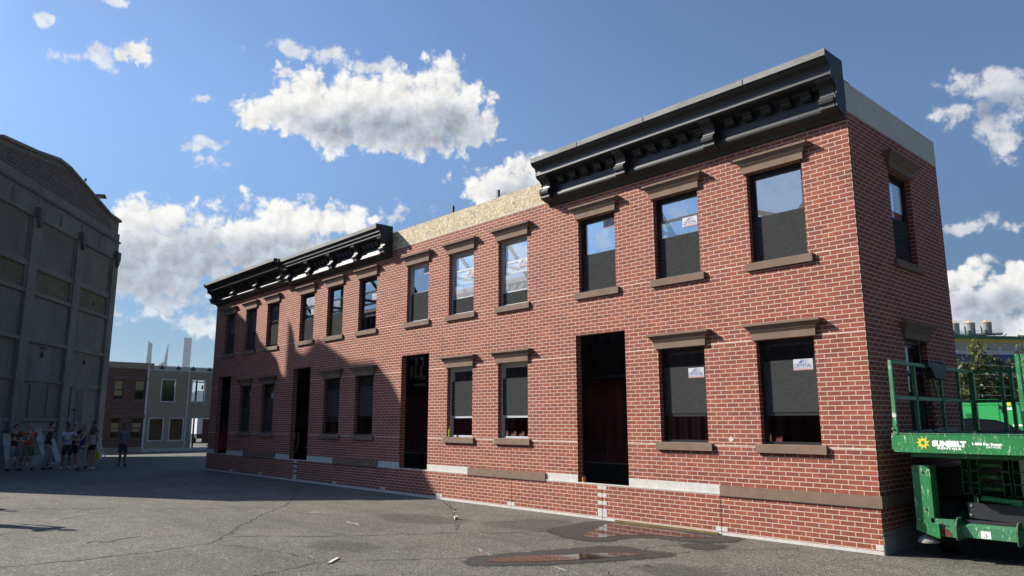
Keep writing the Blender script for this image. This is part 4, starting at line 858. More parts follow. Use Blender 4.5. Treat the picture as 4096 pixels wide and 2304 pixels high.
for x in (.83, 1.49):
    mb = MB(); mb.prism([(.17, .27), (.16, .31), (.16, .43), (.20, .50), (.26, .535), (.40, .535), (.40, .26), (.19, .26)], 'x', x-.008, x+.008); mb.build('gusset_plate', M_lift, LF)
    mb = MB(); P = [(.17, .27), (.16, .31), (.16, .43), (.20, .50), (.26, .535)]
    for (ya, za), (yb, zb) in zip(P, P[1:]): mb.bar((x, ya, za), (x, yb, zb), .0165, .005)
    mb.build('rusty_edge', mat('worn_edge', (.06, .10, .05), .85, .35, 40, .2) if 'worn_edge' not in bpy.data.materials else bpy.data.materials['worn_edge'], LF)
mb = MB(); mb.prism([(.90, .715), (.90, .53), (1.72, .48), (1.72, .68), (1.66, .70)], 'y', .46, .48); bp_ = mb.build('black_plate', M_blackp, LF)
for x, z in ((.945, .68), (1.62, .655), (.93, .565)): MB().cyl((x, .459, z), (x, .45, z), .016, n=10).build('bolt', M_pad, bp_)
for x in (.98, 1.01, 1.545, 1.575): MB().box(x-.006, x+.006, .50, .56, .70, .79).build('lug', M_lift2 if x > 1.5 else M_lift, LF)
MB().cyl((1.04, .58, .765), (1.50, .58, .73), .04).box(1.38, 1.50, .535, .539, .70, .775).build('ram', M_lift, LF)
for x0 in (.795, .895, 1.265, 1.385):
    for k in range(3):
        z1 = 1.253-.154*k; w, h, t_ = .082 if x0 != .895 else .094, .145, .006
        mb = MB(); x1 = x0+w; z0 = z1-h
        for b_ in ((x0, x0+t_, .7, 3.3, z0, z1), (x1-t_, x1, .7, 3.3, z0, z1), (x0+t_, x1-t_, .7, 3.3, z0, z0+t_), (x0+t_, x1-t_, .7, 3.3, z1-t_, z1)): mb.box(*b_)
        mb.box(x0+t_, x1-t_, 1.5, 1.52, z0+t_, z1-t_); mb.build('scissor_arm', M_lift, LF)
for k in range(3): MB().cyl((.99, .82, 1.18-.154*k), (1.265, .82, 1.18-.154*k), .034, n=14).cyl((.80, .82, 1.18-.154*k), (.99, .82, 1.18-.154*k), .02).build('cross_tube', M_lift, LF)
for x in (1.08, 1.19): MB().cyl((x, .82, 1.026), (x+.008, .82, 1.026), .062, n=18).build('collar', M_lift, LF)
MB().box(.62, 2.1, .42, 3.3, .40, .50).box(.9, 1.9, 1.2, 2.8, .5, .78).build('chassis', M_blackp, LF)
MB().box(.40, .44, .9, 2.9, .50, 1.10).build('side_grille', M_black, LF)
for x in (.42, 2.06):
    for y in (.95, 2.75):
        w = MB().cyl((x, y, .37), (x+.26, y, .37), .37, n=28).build('wheel', M_black, LF); MB().cyl((x-.004, y, .37), (x+.264, y, .37), .19, n=18).build('rim', M_lift, w)

# ------------------------------------------------------------------ things behind the lift
gen = thing('generator', 'large bright green generator enclosure behind the dark car', 'generator', (-3.4, 15, 0))
mb = MB(); mb.prism([(-5.2, .35), (-5.2, 2.29), (-5.1, 2.36), (-2.2, 2.36), (-1.72, 2.25), (-1.66, 2.15), (-1.62, .35)], 'y', 14, 15.9); mb.build('enclosure', M_gen, gen)
MB().box(-5.2, -1.62, 13.999 if False else 14.0, 15.9, .12, .345).build('skid', M_black, gen)
mb = MB(); mb.box(-5.1, -2.17, 13.994, 13.999, 2.195, 2.203).box(-2.17, -2.162, 13.994, 13.999, .5, 2.30); mb.build('door_seam', M_gap, gen)
v_ = MB().box(-3.02, -2.83, 13.992, 13.998, 1.83, 1.96).build('vent', M_gap, gen); mb = MB()
for k in range(4): mb.box(-3.02, -2.83, 13.985, 13.991, 1.845+.03*k, 1.852+.03*k)
for k in range(6): mb.box(-3.01+.033*k, -3.004+.033*k, 13.9845, 13.9908, 1.835, 1.955)
mb.build('grille', M_gen, v_)
mb = MB(); text_polys(mb, 'SUNBELT', .085, (-2.07, 13.995, 2.06), (1, 0, 0), (0, 0, 1), 0, .006, .29); mb.build('lettering', M_white, gen)
MB().box(-1.95, -1.86, 13.994, 13.999, 2.17, 2.26).build('emblem', M_yellow, gen)
MB().box(-2.10, -2.08, 13.98, 13.999, 1.98, 2.08).box(-2.165, -2.13, 13.97, 13.999, 2.1, 2.2).build('latch', M_steel, gen)
MB().cyl((-1.755, 13.999, 1.49), (-1.755, 13.99, 1.49), .075, n=18).build('exhaust_hole', M_gap, gen); MB().box(-1.86, -1.64, 13.992, 13.998, 1.60, 1.65).build('placard', M_white, gen)
# car
CD = Vector((.64, .77, 0)).normalized(); CO = Vector((-1.5, 8.86, 0))
T_c = lambda a, n, z: (CO.x+CD.x*a-CD.y*n, CO.y+CD.y*a+CD.x*n, z)
car = thing('parked_car', 'dark blue car seen through the lift railings in front of the generator', 'car', CO)
M_carp = mat('dark_blue_car_paint', (.012, .018, .055), .25, .05, 2, 0, spec=.6, coat=.6)
body = [(-2.2, .35), (-2.25, .7), (-2.2, 1.02), (-1.2, 1.1), (1.0, 1.08), (1.9, .98), (2.3, .8), (2.35, .4)]
mb = MB(T_c); L = []
for n, k in ((-.92, 0), (-.80, 1), (.80, 1), (.92, 0)): L.append([(a, n, z+(.03 if k else 0)) for a, z in body])
mb.loops(L); mb.build('body', M_carp, car)
roof = [(-2.05, 1.1), (-1.5, 1.58), (-.9, 1.76), (-.3, 1.795), (.25, 1.755), (.55, 1.66), (1.15, 1.13)]
mb = MB(T_c); mb.loops([[(a, n, z) for a, z in roof] for n in (-.66, .66)]); mb.build('cabin', mat('car_glass', (.02, .028, .035), .08, .05, 2, 0, spec=.6), car)
mb = MB(T_c); top = [(-1.5, 1.585), (-.9, 1.765), (-.3, 1.80), (.25, 1.76), (.55, 1.665), (1.18, 1.12)]
for (a, z), (b_, z2) in zip(top[:-1], top[1:]):
    if a < .2: mb.loops([[(a, -.62, z-.012), (a, .62, z-.012), (a, .62, z+.012), (a, -.62, z+.012)], [(b_, -.62, z2-.012), (b_, .62, z2-.012), (b_, .62, z2+.012), (b_, -.62, z2+.012)]])
    for n in (-.66, .63): mb.loops([[(a, n, z-.03), (a, n+.03, z-.03), (a, n+.03, z+.01), (a, n, z+.01)], [(b_, n, z2-.03), (b_, n+.03, z2-.03), (b_, n+.03, z2+.01), (b_, n, z2+.01)]])
mb.build('roof', M_carp, car)
for a in (-1.45, 1.45):
    for n in (-.93, .73): MB(T_c).cyl((a, n, .34), (a, n+.2, .34), .34, n=20).build('wheel', M_black, car)
for n in (-.75, .5): MB(T_c).box(2.28, 2.33, n, n+.25, .68, .80).build('headlight', M_trim, car)
MB(T_c).box(.75, .95, -1.05, -.9, 1.1, 1.22).build('mirror', M_carp, car)
# barbed wire fence
FD = Vector((.67, .74, 0)).normalized()
fe = thing('barbed_wire_fence', 'barbed wire strands on posts in front of the trees beyond the generator', 'fence', (-3.8, 16.6, 0))
FP = [Vector((-8.0, 12.0, 0)), Vector((-3.9, 16.5, 0)), Vector((1.4, 22.4, 0))]
M_wire2 = mat('galvanised_wire', (.42, .42, .38), .5, .1, 9, 0, metal=.3)
for p in FP: MB().cyl(p, p+Vector((0, 0, 3.75)), .04, n=8).build('fence_post', M_wire2, fe)
for z in (3.60, 3.38, 3.29, 2.90, 2.63):
    mb = MB()
    for a, b_ in zip(FP, FP[1:]):
        Q = [a.lerp(b_, i/10)+Vector((0, 0, z-.18*(1-(2*i/10-1)**2)*random.uniform(.5, 1))) for i in range(11)]
        for q, w in zip(Q, Q[1:]): mb.cyl(q, w, .006, n=5)
    mb.build('wire', M_wire2, fe)
# trees
M_bark = mat('bark', (.10, .085, .07), .95, .3, 9, .4)
M_leaf, t, b = nmat('leaves'); oi = nd(t, 'ShaderNodeTexCoord')
c = ramp(t, noise(t, oi.outputs['Object'], 5, 3), [(.3, (.045, .062, .014)), (.5, (.095, .118, .028)), (.75, (.20, .20, .055))])
t.links.new(c, b.inputs['Base Color']); b.inputs['Roughness'].default_value = .55
tl = nd(t, 'ShaderNodeBsdfTranslucent'); t.links.new(c, tl.inputs[0]); mx = nd(t, 'ShaderNodeMixShader'); mx.inputs[0].default_value = .3
t.links.new(b.outputs[0], mx.inputs[1]); t.links.new(tl.outputs[0], mx.inputs[2]); t.links.new(mx.outputs[0], t.nodes['Material Output'].inputs[0])
def tree(label, base, lumps, nleaf, trunk_h, seed, leaf=.085, group='leafy trees beyond the wire fence'):
    R_ = random.Random(seed); tr = thing('leafy_tree', label, 'tree', base, group); b0 = Vector(base)
    mb = MB(); mb.cyl(b0, b0+Vector((.1, 0, trunk_h*.5)), .13, .10, 8).cyl(b0+Vector((.1, 0, trunk_h*.5)), b0+Vector((0, .1, trunk_h)), .10, .06, 8)
    for (x, y, z, r) in lumps:
        mb.cyl(b0+Vector((.05, .05, trunk_h*R_.uniform(.4, .95))), b0+Vector((x, y, z)), .05, .012, 6)
        for k in range(4): mb.cyl(b0+Vector((x*.6, y*.6, z*.8)), b0+Vector((x, y, z))+Vector((R_.uniform(-r, r), R_.uniform(-r, r), R_.uniform(-r, r)))*.9, .015, .005, 4)
    mb.build('trunk', M_bark, tr)
    me = bpy.data.meshes.new('crown'); vs = []; fs = []
    tot = sum(l[3]**2.2 for l in lumps)
    for (x, y, z, r) in lumps:
        twigs = [(Vector((R_.gauss(0, 1), R_.gauss(0, 1), R_.gauss(0, 1))).normalized(), R_.uniform(.45, 1.12)) for _ in range(int(26+60*r))]
        for _ in range(int(nleaf*r**2.2/tot)):
            d, k = R_.choice(twigs); d = (d+Vector((R_.gauss(0, .17), R_.gauss(0, .17), R_.gauss(0, .17))))
            p = Vector((x, y, z))+d*r*k*R_.uniform(.8, 1.05); p.z -= .1*r*R_.random()
            nrm = (d.normalized()*.5+Vector((R_.gauss(0, .6), R_.gauss(0, .6), R_.gauss(.35, .6)))).normalized()
            a = nrm.orthogonal().normalized(); a = (a*math.cos(R_.random()*6.3)+nrm.cross(a)*math.sin(R_.random()*6.3)); c_ = nrm.cross(a); L = leaf*R_.uniform(.6, 1.3); i = len(vs)
            vs += [p-a*L, p+c_*L*.42, p+a*L, p-c_*L*.42]; fs.append((i, i+1, i+2, i+3))
    me.from_pydata(vs, [], fs); me.materials.append(M_leaf); o = bpy.data.objects.new('crown', me); COL.objects.link(o); o.parent = tr; ORG[o] = ORG[tr]
tree('tall slender leafy tree rising highest in front of the painted factory', (-5.55, 24.7, 0), [(0, 0, 4.75, .38), (.05, .05, 4.3, .42), (-.5, -.45, 3.95, .48), (-.2, -.1, 3.5, .7), (-.6, -.5, 3.3, .8), (.3, .4, 3.3, .8), (-.1, 0, 2.4, .9), (.5, .5, 2.3, .8), (-.9, -.8, 2.5, .8)], 5200, 4.3, 3, .095)
tree('bushy tree right of the tall slender one, with thin bare shoots on top', (-4.75, 25.5, 0), [(-.3, -.35, 4.3, .22), (0, 0, 4.0, .34), (.3, .3, 3.55, .42), (0, .05, 3.3, .6), (.5, .5, 3.1, .6), (-.2, -.2, 2.6, .8), (.6, .6, 2.3, .8)], 3600, 4.0, 5, .09)
tree('leafy tree at the right edge, behind the upright green gate posts', (-3.9, 26.4, 0), [(.1, .1, 4.95, .5), (.3, .3, 4.4, .65), (-.25, -.25, 4.1, .45), (.2, .2, 3.6, .7), (-.3, -.3, 3.3, .6), (.2, .2, 2.7, .9), (.8, .8, 3.4, .9), (.7, .8, 2.2, .9)], 4600, 4.2, 9, .09)
tree('low dark tree mass beneath the wires, behind the generator', (-5.0, 27.5, 0), [(-1.2, -1.2, 2.6, 1.0), (-.3, -.4, 2.7, 1.0), (.6, .5, 2.6, 1.0), (1.4, 1.4, 2.7, 1.0), (.1, .1, 1.6, 1.1), (1.2, 1.1, 1.5, 1.1), (-1.1, -1.1, 1.5, 1.1)], 5200, 2.6, 13, .10)
# painted factory with water tanks far behind
FA = math.atan2(.827, .562); FO = (-63.3, 215)
T_f = lambda a, n, z: (FO[0]+a*math.cos(FA)-n*math.sin(FA)*1, FO[1]+a*math.sin(FA)+n*math.cos(FA), z)
fac = thing('factory', 'long far factory painted in green, yellow, white and blue bands', 'factory', T_f(10, 0, -.5))
def fb(name, m, *bx):
    mb = MB(T_f)
    for b_ in bx: mb.box(*b_)
    return mb.build(name, m, fac)
fb('green_parapet', mat('green_wall_paint', (.030, .13, .035), .8, .08, .2, 0), (-40, 60, 0, 20, 24.01, 24.95))
fb('yellow_wall', mat('yellow_wall_paint', (.42, .30, .04), .8, .06, .2, 0), (-40, 60, .02, 20, 22.0, 24.0))
fb('white_wall', mat('white_wall_paint', (.42, .44, .46), .8, .06, .2, 0), (-40, 60, .02, 20, 19.81, 21.99))
fb('blue_wall', mat('blue_wall_paint', (.018, .05, .17), .8, .08, .2, 0), (-40, 60, .02, 20, 10, 19.8))
fb('base_wall', M_cdark, (-40, 60, .02, 20, -1, 9.99))
M_fw = mat('beige_window_panel', (.30, .28, .24), .6, .05, .5, 0)
for k in range(-3, 9): fb('window', M_fw, (4.25+4.95*k, 8.05+4.95*k, -.03, .019, 20.75, 23.0))
mb = MB(T_f); text_polys(mb, 'SEV', 1.1, (19.45, -.3, 24.45), (1, 0, 0), (0, 0, 1), 0, .04, 2.6)
P_ = list(mb.P); sg = MB(T_f)
for pts, m_ in P_: sg.loops([[Vector((p.x, -.3, p.z)) for p in pts], [Vector((p.x, -.12, p.z)) for p in pts]])
sg.build('roof_sign', M_ink, fac)
M_tank = mat('weathered_wood_tank', (.22, .21, .20), .8, .35, .35, .2, stretch=(1, 1, .3)); M_cone = mat('tan_roof_cone', (.42, .27, .17), .8, .06, 1, 0); M_steelg = mat('grey_platform_steel', (.09, .10, .11), .7, .1, 2, 0)
for i, (x, lab) in enumerate(((-65.2, 'round water tank cut off by the side wall, leftmost of three'), (-61.6, 'round water tank with tan cone roof, middle of three'), (-57.9, 'round water tank with tan cone roof, rightmost and nearest the platform end'))):
    c_ = (x, 222+1.2*i, 25.9-.1*i)
    tk = thing('water_tank', lab, 'water tank', c_, 'water tanks on the factory roof')
    MB().lathe(c_, [(1.28, 0), (1.40, 3.0)], 24).build('tank', M_tank, tk); MB().lathe((c_[0], c_[1], c_[2]+3.001), [(1.5, 0), (.75, .42), (.03, .95)], 24).build('roof_cone', M_cone, tk)
    MB().lathe((c_[0]-.1, c_[1]-1.0, c_[2]), [(.62, 0), (.62, .7), (.5, .95), (.1, 1.05)], 14).build('valve_housing', M_steelg, tk)
    for dx in (.55, .95): MB().cyl((c_[0]+dx, c_[1]-1.15+.3*dx, c_[2]+.2), (c_[0]+dx, c_[1]-1.15+.3*dx, c_[2]+3.0), .05, n=6).build('pipe', M_trim, tk)
pf = thing('roof_platform', 'long grey steel platform carrying the water tanks on the factory roof', 'platform', (-60, 222, 25))
mb = MB(); mb.loops([[(-72, 218.5, 25.45), (-54.1, 224.5, 25.2), (-55, 227, 25.2), (-73, 221, 25.45)], [(-72, 218.5, 25.95), (-54.1, 224.5, 25.7), (-55, 227, 25.7), (-73, 221, 25.95)]]); mb.build('deck', M_steelg, pf)
for k in range(10):
    f_k = k/9; x = -72+17.9*f_k; y = 218.5+6*f_k
    MB().bar((x, y, 25.9-.25*f_k), (x, y, 26.75-.25*f_k), .06).build('railing_post', M_steelg, pf); MB().bar((x, y+.4, 24.6), (x+(.8 if k == 9 else 0), y+.4, 25.45-.25*f_k), .22).build('leg', M_steelg, pf)
for h in (26.35, 26.72): MB().bar((-72, 218.5, h), (-54.1, 224.5, h-.25), .06).build('railing', M_steelg, pf)

# ------------------------------------------------------------------ people
def cloth(name, col, var=.12): return mat(name, col, .85, var, 9, .2, fine=50)
M_skin = mat('skin_light', (.36, .22, .16), .55, .06, 8, 0); M_skin2 = mat('skin_tan', (.25, .145, .10), .55, .06, 8, 0); M_skin3 = mat('skin_brown', (.15, .085, .06), .55, .06, 8, 0)
M_hairb = mat('hair_dark', (.018, .014, .012), .6, .2, 30, .2); M_hairl = mat('hair_light_brown', (.17, .11, .06), .6, .2, 30, .2); M_hairm = mat('hair_brown', (.09, .055, .032), .6, .25, 30, .2); M_hairg = mat('hair_grey', (.25, .24, .23), .6, .15, 30, .2)
M_white_shoe = mat('white_shoe', (.62, .62, .62), .6, .05, 9, 0)
def skin_obj(name, V, E, m, parent, sub=1, extra=None, frame=None):
    """one continuous surface grown over connected joints: V = [(co, radius)]"""
    me = bpy.data.meshes.new(name); me.from_pydata([v[0] for v in V], E, [])
    o = bpy.data.objects.new(name, me); COL.objects.link(o)
    md = o.modifiers.new('s', 'SKIN'); md.branch_smoothing = .6
    for i, v in enumerate(V):
        r = v[1]; sv = me.skin_vertices[0].data[i]; sv.radius = (r, r) if isinstance(r, (int, float)) else r; sv.use_root = i == 0
    md.use_smooth_shade = True
    ms = o.modifiers.new('u', 'SUBSURF'); ms.levels = sub; ms.render_levels = sub
    me2 = bpy.data.meshes.new_from_object(o.evaluated_get(bpy.context.evaluated_depsgraph_get()))
    o.modifiers.clear(); o.data = me2; bpy.data.meshes.remove(me); me2.name = name
    if extra: bm = bmesh.new(); bm.from_mesh(me2); extra(bm); bm.to_mesh(me2); bm.free()
    if frame: me2.transform(frame)
    ms_ = m if isinstance(m, (list, tuple)) else [m]
    me2.materials.clear()
    for k in ms_: me2.materials.append(k)
    for p in me2.polygons: p.use_smooth = True
    if parent: o.parent = parent; ORG[o] = ORG[parent]
    return o
def ik(a, b, L1, L2, pole):
    a, b = Vector(a), Vector(b); d = b-a; D = min(d.length, (L1+L2)*.998); d = d.normalized(); x = (L1*L1-L2*L2+D*D)/(2*D); h = math.sqrt(max(0, L1*L1-x*x))
    p = Vector(pole); p = (p-d*p.dot(d)); p = p.normalized() if p.length > 1e-4 else d.orthogonal(); return a+d*x+p*h, a+d*D
def person(label, loc, facing, h, skin, hair, top, bottom, shoes, hands, legs='shorts', sleeves='short', hairstyle='short', head_turn=0, head_dip=0, build=1.0, stance=(.10, .03, -.03), female=False, lean=0, glasses=False, group='people chatting in the warehouse shade'):
    """local frame: x to the person's right, y forward, z up; facing = world angle of y"""
    P = thing('person', label, 'person', (loc[0], loc[1], gz(loc[0])), group)
    k = h/1.75; fr = Matrix.Rotation(facing-math.pi/2, 4, 'Z') @ Matrix.Scale(k, 4)
    w = build; sw, lf, rf = stance
    shx = (.165 if female else .195)*w; hpx = .085
    pel, wai, che, nec, hd = Vector((0, 0, .95)), Vector((0, lean*.3, 1.10)), Vector((0, lean*.7, 1.32)), Vector((0, lean, 1.475)), Vector((0, lean+.02, 1.555))
    sh = [Vector((s_*shx, lean*.9, 1.425)) for s_ in (-1, 1)]; hip = [Vector((s_*hpx, 0, .90)) for s_ in (-1, 1)]
    ank = [Vector((-sw, lf, .085)), Vector((sw, rf, .085))]; knee = [ik(hip[i], ank[i], .42, .42, (0, 1, 0))[0] for i in (0, 1)]
    toe = [ank[i]+Vector(((-.05, .05)[i], .15, -.045)) for i in (0, 1)]
    V = [(pel, (.135*w, .10*w)), (wai, (.122*w, .095*w)), (che, (.14*w, .105*w)), (nec, .055), (hd, .05)]; E = [(0, 1), (1, 2), (2, 3), (3, 4)]
    elb = []; wr = []
    for i in (0, 1):
        po = hands[i][1]; e, q = ik(sh[i], hands[i][0], .29, .255, (po[0]*.35, po[1]-.5, po[2]-.5)); elb.append(e); wr.append(q)
        b0 = len(V); V += [(sh[i], .056*w), (e, .040), (q, .026)]; E += [(2, b0), (b0, b0+1), (b0+1, b0+2)]
        d = (q-e).normalized(); d = (d+Vector(hands[i][2] if len(hands[i]) > 2 else (0, 0, -.2))*.6).normalized(); s_ = d.cross(Vector((0, 1, .3))).normalized()
        palm = q+d*.05; V.append((palm, (.034, .018))); E.append((b0+2, b0+3)); pi = b0+3
        for f_, (o_, L) in enumerate(((-.03, .062), (-.010, .075), (.011, .070), (.030, .055))):
            k1 = len(V); cu = s_.cross(d)*.35; V += [(palm+d*.045+s_*o_, .0095), (palm+d*(.045+L)+s_*o_*1.2+cu*L*.6, .0075)]; E += [(pi, k1), (k1, k1+1)]
        k1 = len(V); V += [(q+d*.035-s_*.04, .011), (q+d*.07-s_*.065, .009)]; E += [(pi, k1), (k1, k1+1)]
        b0 = len(V); V += [(hip[i], .092*w), (knee[i], .056), (knee[i].lerp(ank[i], .3)+Vector((0, -.02, 0)), .055), (ank[i], .038), (ank[i]+Vector((0, .06, -.03)), .035)]; E += [(0, b0), (b0, b0+1), (b0+1, b0+2), (b0+2, b0+3), (b0+3, b0+4)]
    hc = hd+Vector((0, .012, .095)); rot = Matrix.Rotation(head_turn, 4, 'Z') @ Matrix.Rotation(-head_dip, 4, 'X')
    def headgeo(bm):
        r = bmesh.ops.create_uvsphere(bm, u_segments=16, v_segments=12, radius=1)
        for v in r['verts']:
            x, y, z = v.co; yy = y*.095; xx = x*(.072 if z > -.2 else .072-.022*min(1, (-z-.2)/.7)); zz = z*.118
            if y > .55: yy += .022*max(0, 1-abs(x)/.28)*max(0, 1-abs(z+.12)/.30)     # nose
            if y > .3 and z < -.55: yy += .012                                          # chin
            if y > .5 and abs(abs(x)-.38) < .2 and abs(z-.12) < .14: yy -= .008         # eye sockets
            if abs(x) > .9 and abs(z) < .3: xx *= 1.10                                   # ears
            v.co = rot @ Vector((xx, yy, zz)) + hc
        for sx in (-1, 1):
            r = bmesh.ops.create_uvsphere(bm, u_segments=6, v_segments=5, radius=.011, matrix=Matrix.Translation(hc) @ rot @ Matrix.Translation((sx*.028, .083, .014)))
            for v in r['verts']:
                for f in v.link_faces: f.material_index = 1
        r = bmesh.ops.create_cube(bm, size=1, matrix=Matrix.Translation(hc) @ rot @ Matrix.Translation((0, .086, -.052)) @ Matrix.Diagonal((.042, .012, .009, 1)))
        for v in r['verts']:
            for f in v.link_faces: f.material_index = 2
    lipm = bpy.data.materials.get('lips') or mat('lips', (.20, .09, .075), .5, .05, 5, 0)
    skin_obj('body', V, E, [skin, M_ink, lipm], P, 1, headgeo, fr)
    # shirt
    t_ = .02; V = [(pel-Vector((0, 0, .06)), (.150*w, .122*w)), (pel+Vector((0, 0, .06)), (.148*w, .118*w)), (wai, (.143*w, .115*w)), (che, (.158*w, .122*w)), (nec-Vector((0, 0, .055)), .075)]; E = [(0, 1), (1, 2), (2, 3), (3, 4)]
    if sleeves != 'none':
        for i in (0, 1):
            b0 = len(V); f_ = .72 if sleeves == 'short' else 1
            V += [(sh[i], .068*w), (sh[i].lerp(elb[i], f_), .060*w)]; E += [(3, b0), (b0, b0+1)]
            if sleeves == 'long': V += [(wr[i], .043)]; E += [(b0+1, b0+2)]
    skin_obj('shirt', V, E, top, P, 1, None, fr)
    # lower wear
    V = [(pel, (.150*w, .125*w)), (pel+Vector((0, 0, .10)), (.140*w, .112*w))]; E = [(0, 1)]
    for i in (0, 1):
        b0 = len(V); V += [(hip[i]-Vector((0, 0, .02)), .112*w)]; E += [(0, b0)]
        if legs == 'shorts': V += [(hip[i].lerp(knee[i], 1.0), .086)]; E += [(b0, b0+1)]
        elif legs == 'brief': V += [(hip[i].lerp(knee[i], .5), .100)]; E += [(b0, b0+1)]
        else: V += [(knee[i], .076), (ank[i]+Vector((0, 0, .03)), .062)]; E += [(b0, b0+1), (b0+1, b0+2)]
    skin_obj({'shorts': 'shorts', 'brief': 'shorts', 'long': 'trousers'}[legs], V, E, bottom, P, 1, None, fr)
    for i in (0, 1):
        V = [(ank[i]+Vector((0, -.035, -.03)), .046), (ank[i].lerp(toe[i], .6), .045), (toe[i]+Vector((0, .01, 0)), .036)]; skin_obj('shoe', V, [(0, 1), (1, 2)], shoes, P, 1, None, fr)
    # hair
    if hair:
        bm = bmesh.new(); r = bmesh.ops.create_uvsphere(bm, u_segments=16, v_segments=12, radius=1); kill = []
        for v in r['verts']:
            x, y, z = v.co
            low = -.25 if hairstyle == 'short' else -.75
            if z < low or (y > .35 and z < .42) : kill.append(v); continue
            n = 1+random.uniform(-.04, .05)
            v.co = rot @ Vector((x*.080*n, y*.101*n-.006, z*.126*n+.003)) + hc
        bmesh.ops.delete(bm, geom=kill, context='VERTS')
        if hairstyle in ('bob', 'long'):
            L = .13 if hairstyle == 'bob' else .30
            for j in range(46):
                a = random.uniform(math.pi*.95, math.pi*2.05); q = rot @ Vector((math.cos(a)*.082, math.sin(a)*.09, .02)) + hc; L2 = L*random.uniform(.75, 1.1)
                pts = [q, q+Vector((math.cos(a)*.02+random.uniform(-.015, .015), math.sin(a)*.03, -L2*.5)), q+Vector((math.cos(a)*.035+random.uniform(-.025, .025), math.sin(a)*.02, -L2))]
                for A_, B_ in zip(pts, pts[1:]): bmesh.ops.create_cone(bm, segments=5, radius1=.016, radius2=.018, depth=(B_-A_).length*1.15, matrix=Matrix.Translation((A_+B_)/2) @ (B_-A_).to_track_quat('Z', 'Y').to_matrix().to_4x4())
        me = bpy.data.meshes.new('hair'); bm.to_mesh(me); bm.free(); me.transform(fr); me.materials.append(hair)
        for p in me.polygons: p.use_smooth = True
        o = bpy.data.objects.new('hair', me); COL.objects.link(o); o.parent = P; ORG[o] = ORG[P]
    if glasses:
        mb = MB(); mb.box(-.066, .066, .088, .097, .006, .032).box(-.072, -.064, -.02, .09, .012, .024).box(.064, .072, -.02, .09, .012, .024)
        o = mb.build('glasses', M_ink); o.data.transform(fr @ Matrix.Translation(hc) @ rot); o.parent = P; ORG[o] = ORG[P]
    return P, fr
FR_ = math.atan2(.98, .2)      # towards the right of the photo
FC_ = math.atan2(-.2, .98)     # towards the camera
FL_ = FR_+math.pi
dn = lambda x, s_=1: (Vector((x, .02, .80)), (0, -1, 0), (0, 0, -1))
p1, _ = person('person in navy polo and grey-blue shorts, leftmost of the group, arms held out in front', (-28.4, -5.48), FR_-.55, 1.66, M_skin, M_hairb, cloth('navy_polo', (.014, .016, .026)), cloth('greyblue_shorts', (.12, .13, .19)), M_black, [(Vector((-.10, .34, 1.12)), (-1, -.2, -.5), (.5, .5, 0)), (Vector((.12, .36, 1.13)), (1, -.2, -.5), (-.5, .5, 0))], build=1.12, stance=(.17, .06, -.08), glasses=True)
p2, fr2 = person('bald person in orange T-shirt with dark picture print and grey shorts', (-28.5, -5.02), FC_+.30, 1.70, M_skin, None, cloth('orange_shirt', (.46, .085, .028)), cloth('grey_shorts', (.075, .080, .082)), M_black, [(Vector((-.24, -.12, .90)), (-1, -.5, 0)), (Vector((.20, -.16, .95)), (1, -.5, 0))], build=1.10, stance=(.14, .05, .0), head_turn=.35, glasses=True)
mb = MB(); mb.box(-.02, .14, .135, .137, 1.14, 1.40); o = mb.build('shirt_print', M_ink); mb2 = MB(); mb2.box(.0, .05, .1372, .1385, 1.27, 1.36).box(.07, .12, .1372, .1385, 1.25, 1.33).box(.01, .11, .1372, .1385, 1.16, 1.22)
o2 = mb2.build('print_figures', M_tan)
for q in (o, o2): q.data.transform(fr2)
o.parent = p2; ORG[o] = ORG[p2]; o2.parent = o; ORG[o2] = ORG[p2]
person('person in dark olive jacket and pale grey trousers, standing in profile facing right', (-28.46, -4.42), FR_+.05, 1.73, M_skin, M_hairb, cloth('olive_jacket', (.022, .022, .016)), cloth('pale_trousers', (.20, .20, .205)), M_black, [(Vector((-.20, .14, .92)), (-1, -1, 0), (0, .3, -1)), (Vector((.20, .14, .92)), (1, -1, 0), (0, .3, -1))], legs='long', sleeves='long', build=1.12, stance=(.09, .10, -.10), lean=.06)
person('person in pale blue buttoned shirt, dark shorts and white shoes, facing the camera', (-28.47, -3.75), FC_-.05, 1.69, M_skin3, M_hairb, cloth('pale_blue_shirt', (.42, .48, .62)), cloth('black_navy_shorts', (.012, .014, .022)), M_white_shoe, [(Vector((-.28, .16, 1.02)), (-1, -.6, 0), (.3, .5, -.6)), (Vector((.06, .27, 1.10)), (1, -.3, -.5), (-1, .3, 0))], build=1.05, stance=(.13, .02, .0), head_turn=-.1)
person('grey haired person in black T-shirt with a hand at the mouth, behind others', (-29.2, -3.38), FC_-.15, 1.74, M_skin, M_hairg, cloth('black_shirt', (.010, .010, .012)), cloth('black_shorts', (.012, .012, .014)), M_white_shoe, [(Vector((-.02, .17, 1.50)), (-1, .2, -1), (0, .1, .8)), (Vector((-.04, .22, 1.16)), (1, -.2, -.6), (-1, .2, 0))], build=1.15, glasses=True)
person('person with light brown bob in bright blue tank top and denim shorts, looking down', (-27.3, -3.50), FL_+.35, 1.66, M_skin, M_hairl, cloth('blue_tank_top', (.03, .04, .23)), cloth('denim_shorts', (.06, .09, .14)), mat('brown_sandal', (.05, .04, .035), .7, .1, 5, 0), [(Vector((-.05, .34, 1.17)), (-1, -.3, -.6), (.3, .6, .4)), (Vector((.06, .33, 1.18)), (1, -.3, -.6), (-.3, .6, .4))], legs='brief', sleeves='none', hairstyle='bob', female=True, head_dip=.35, stance=(.11, .08, -.04))
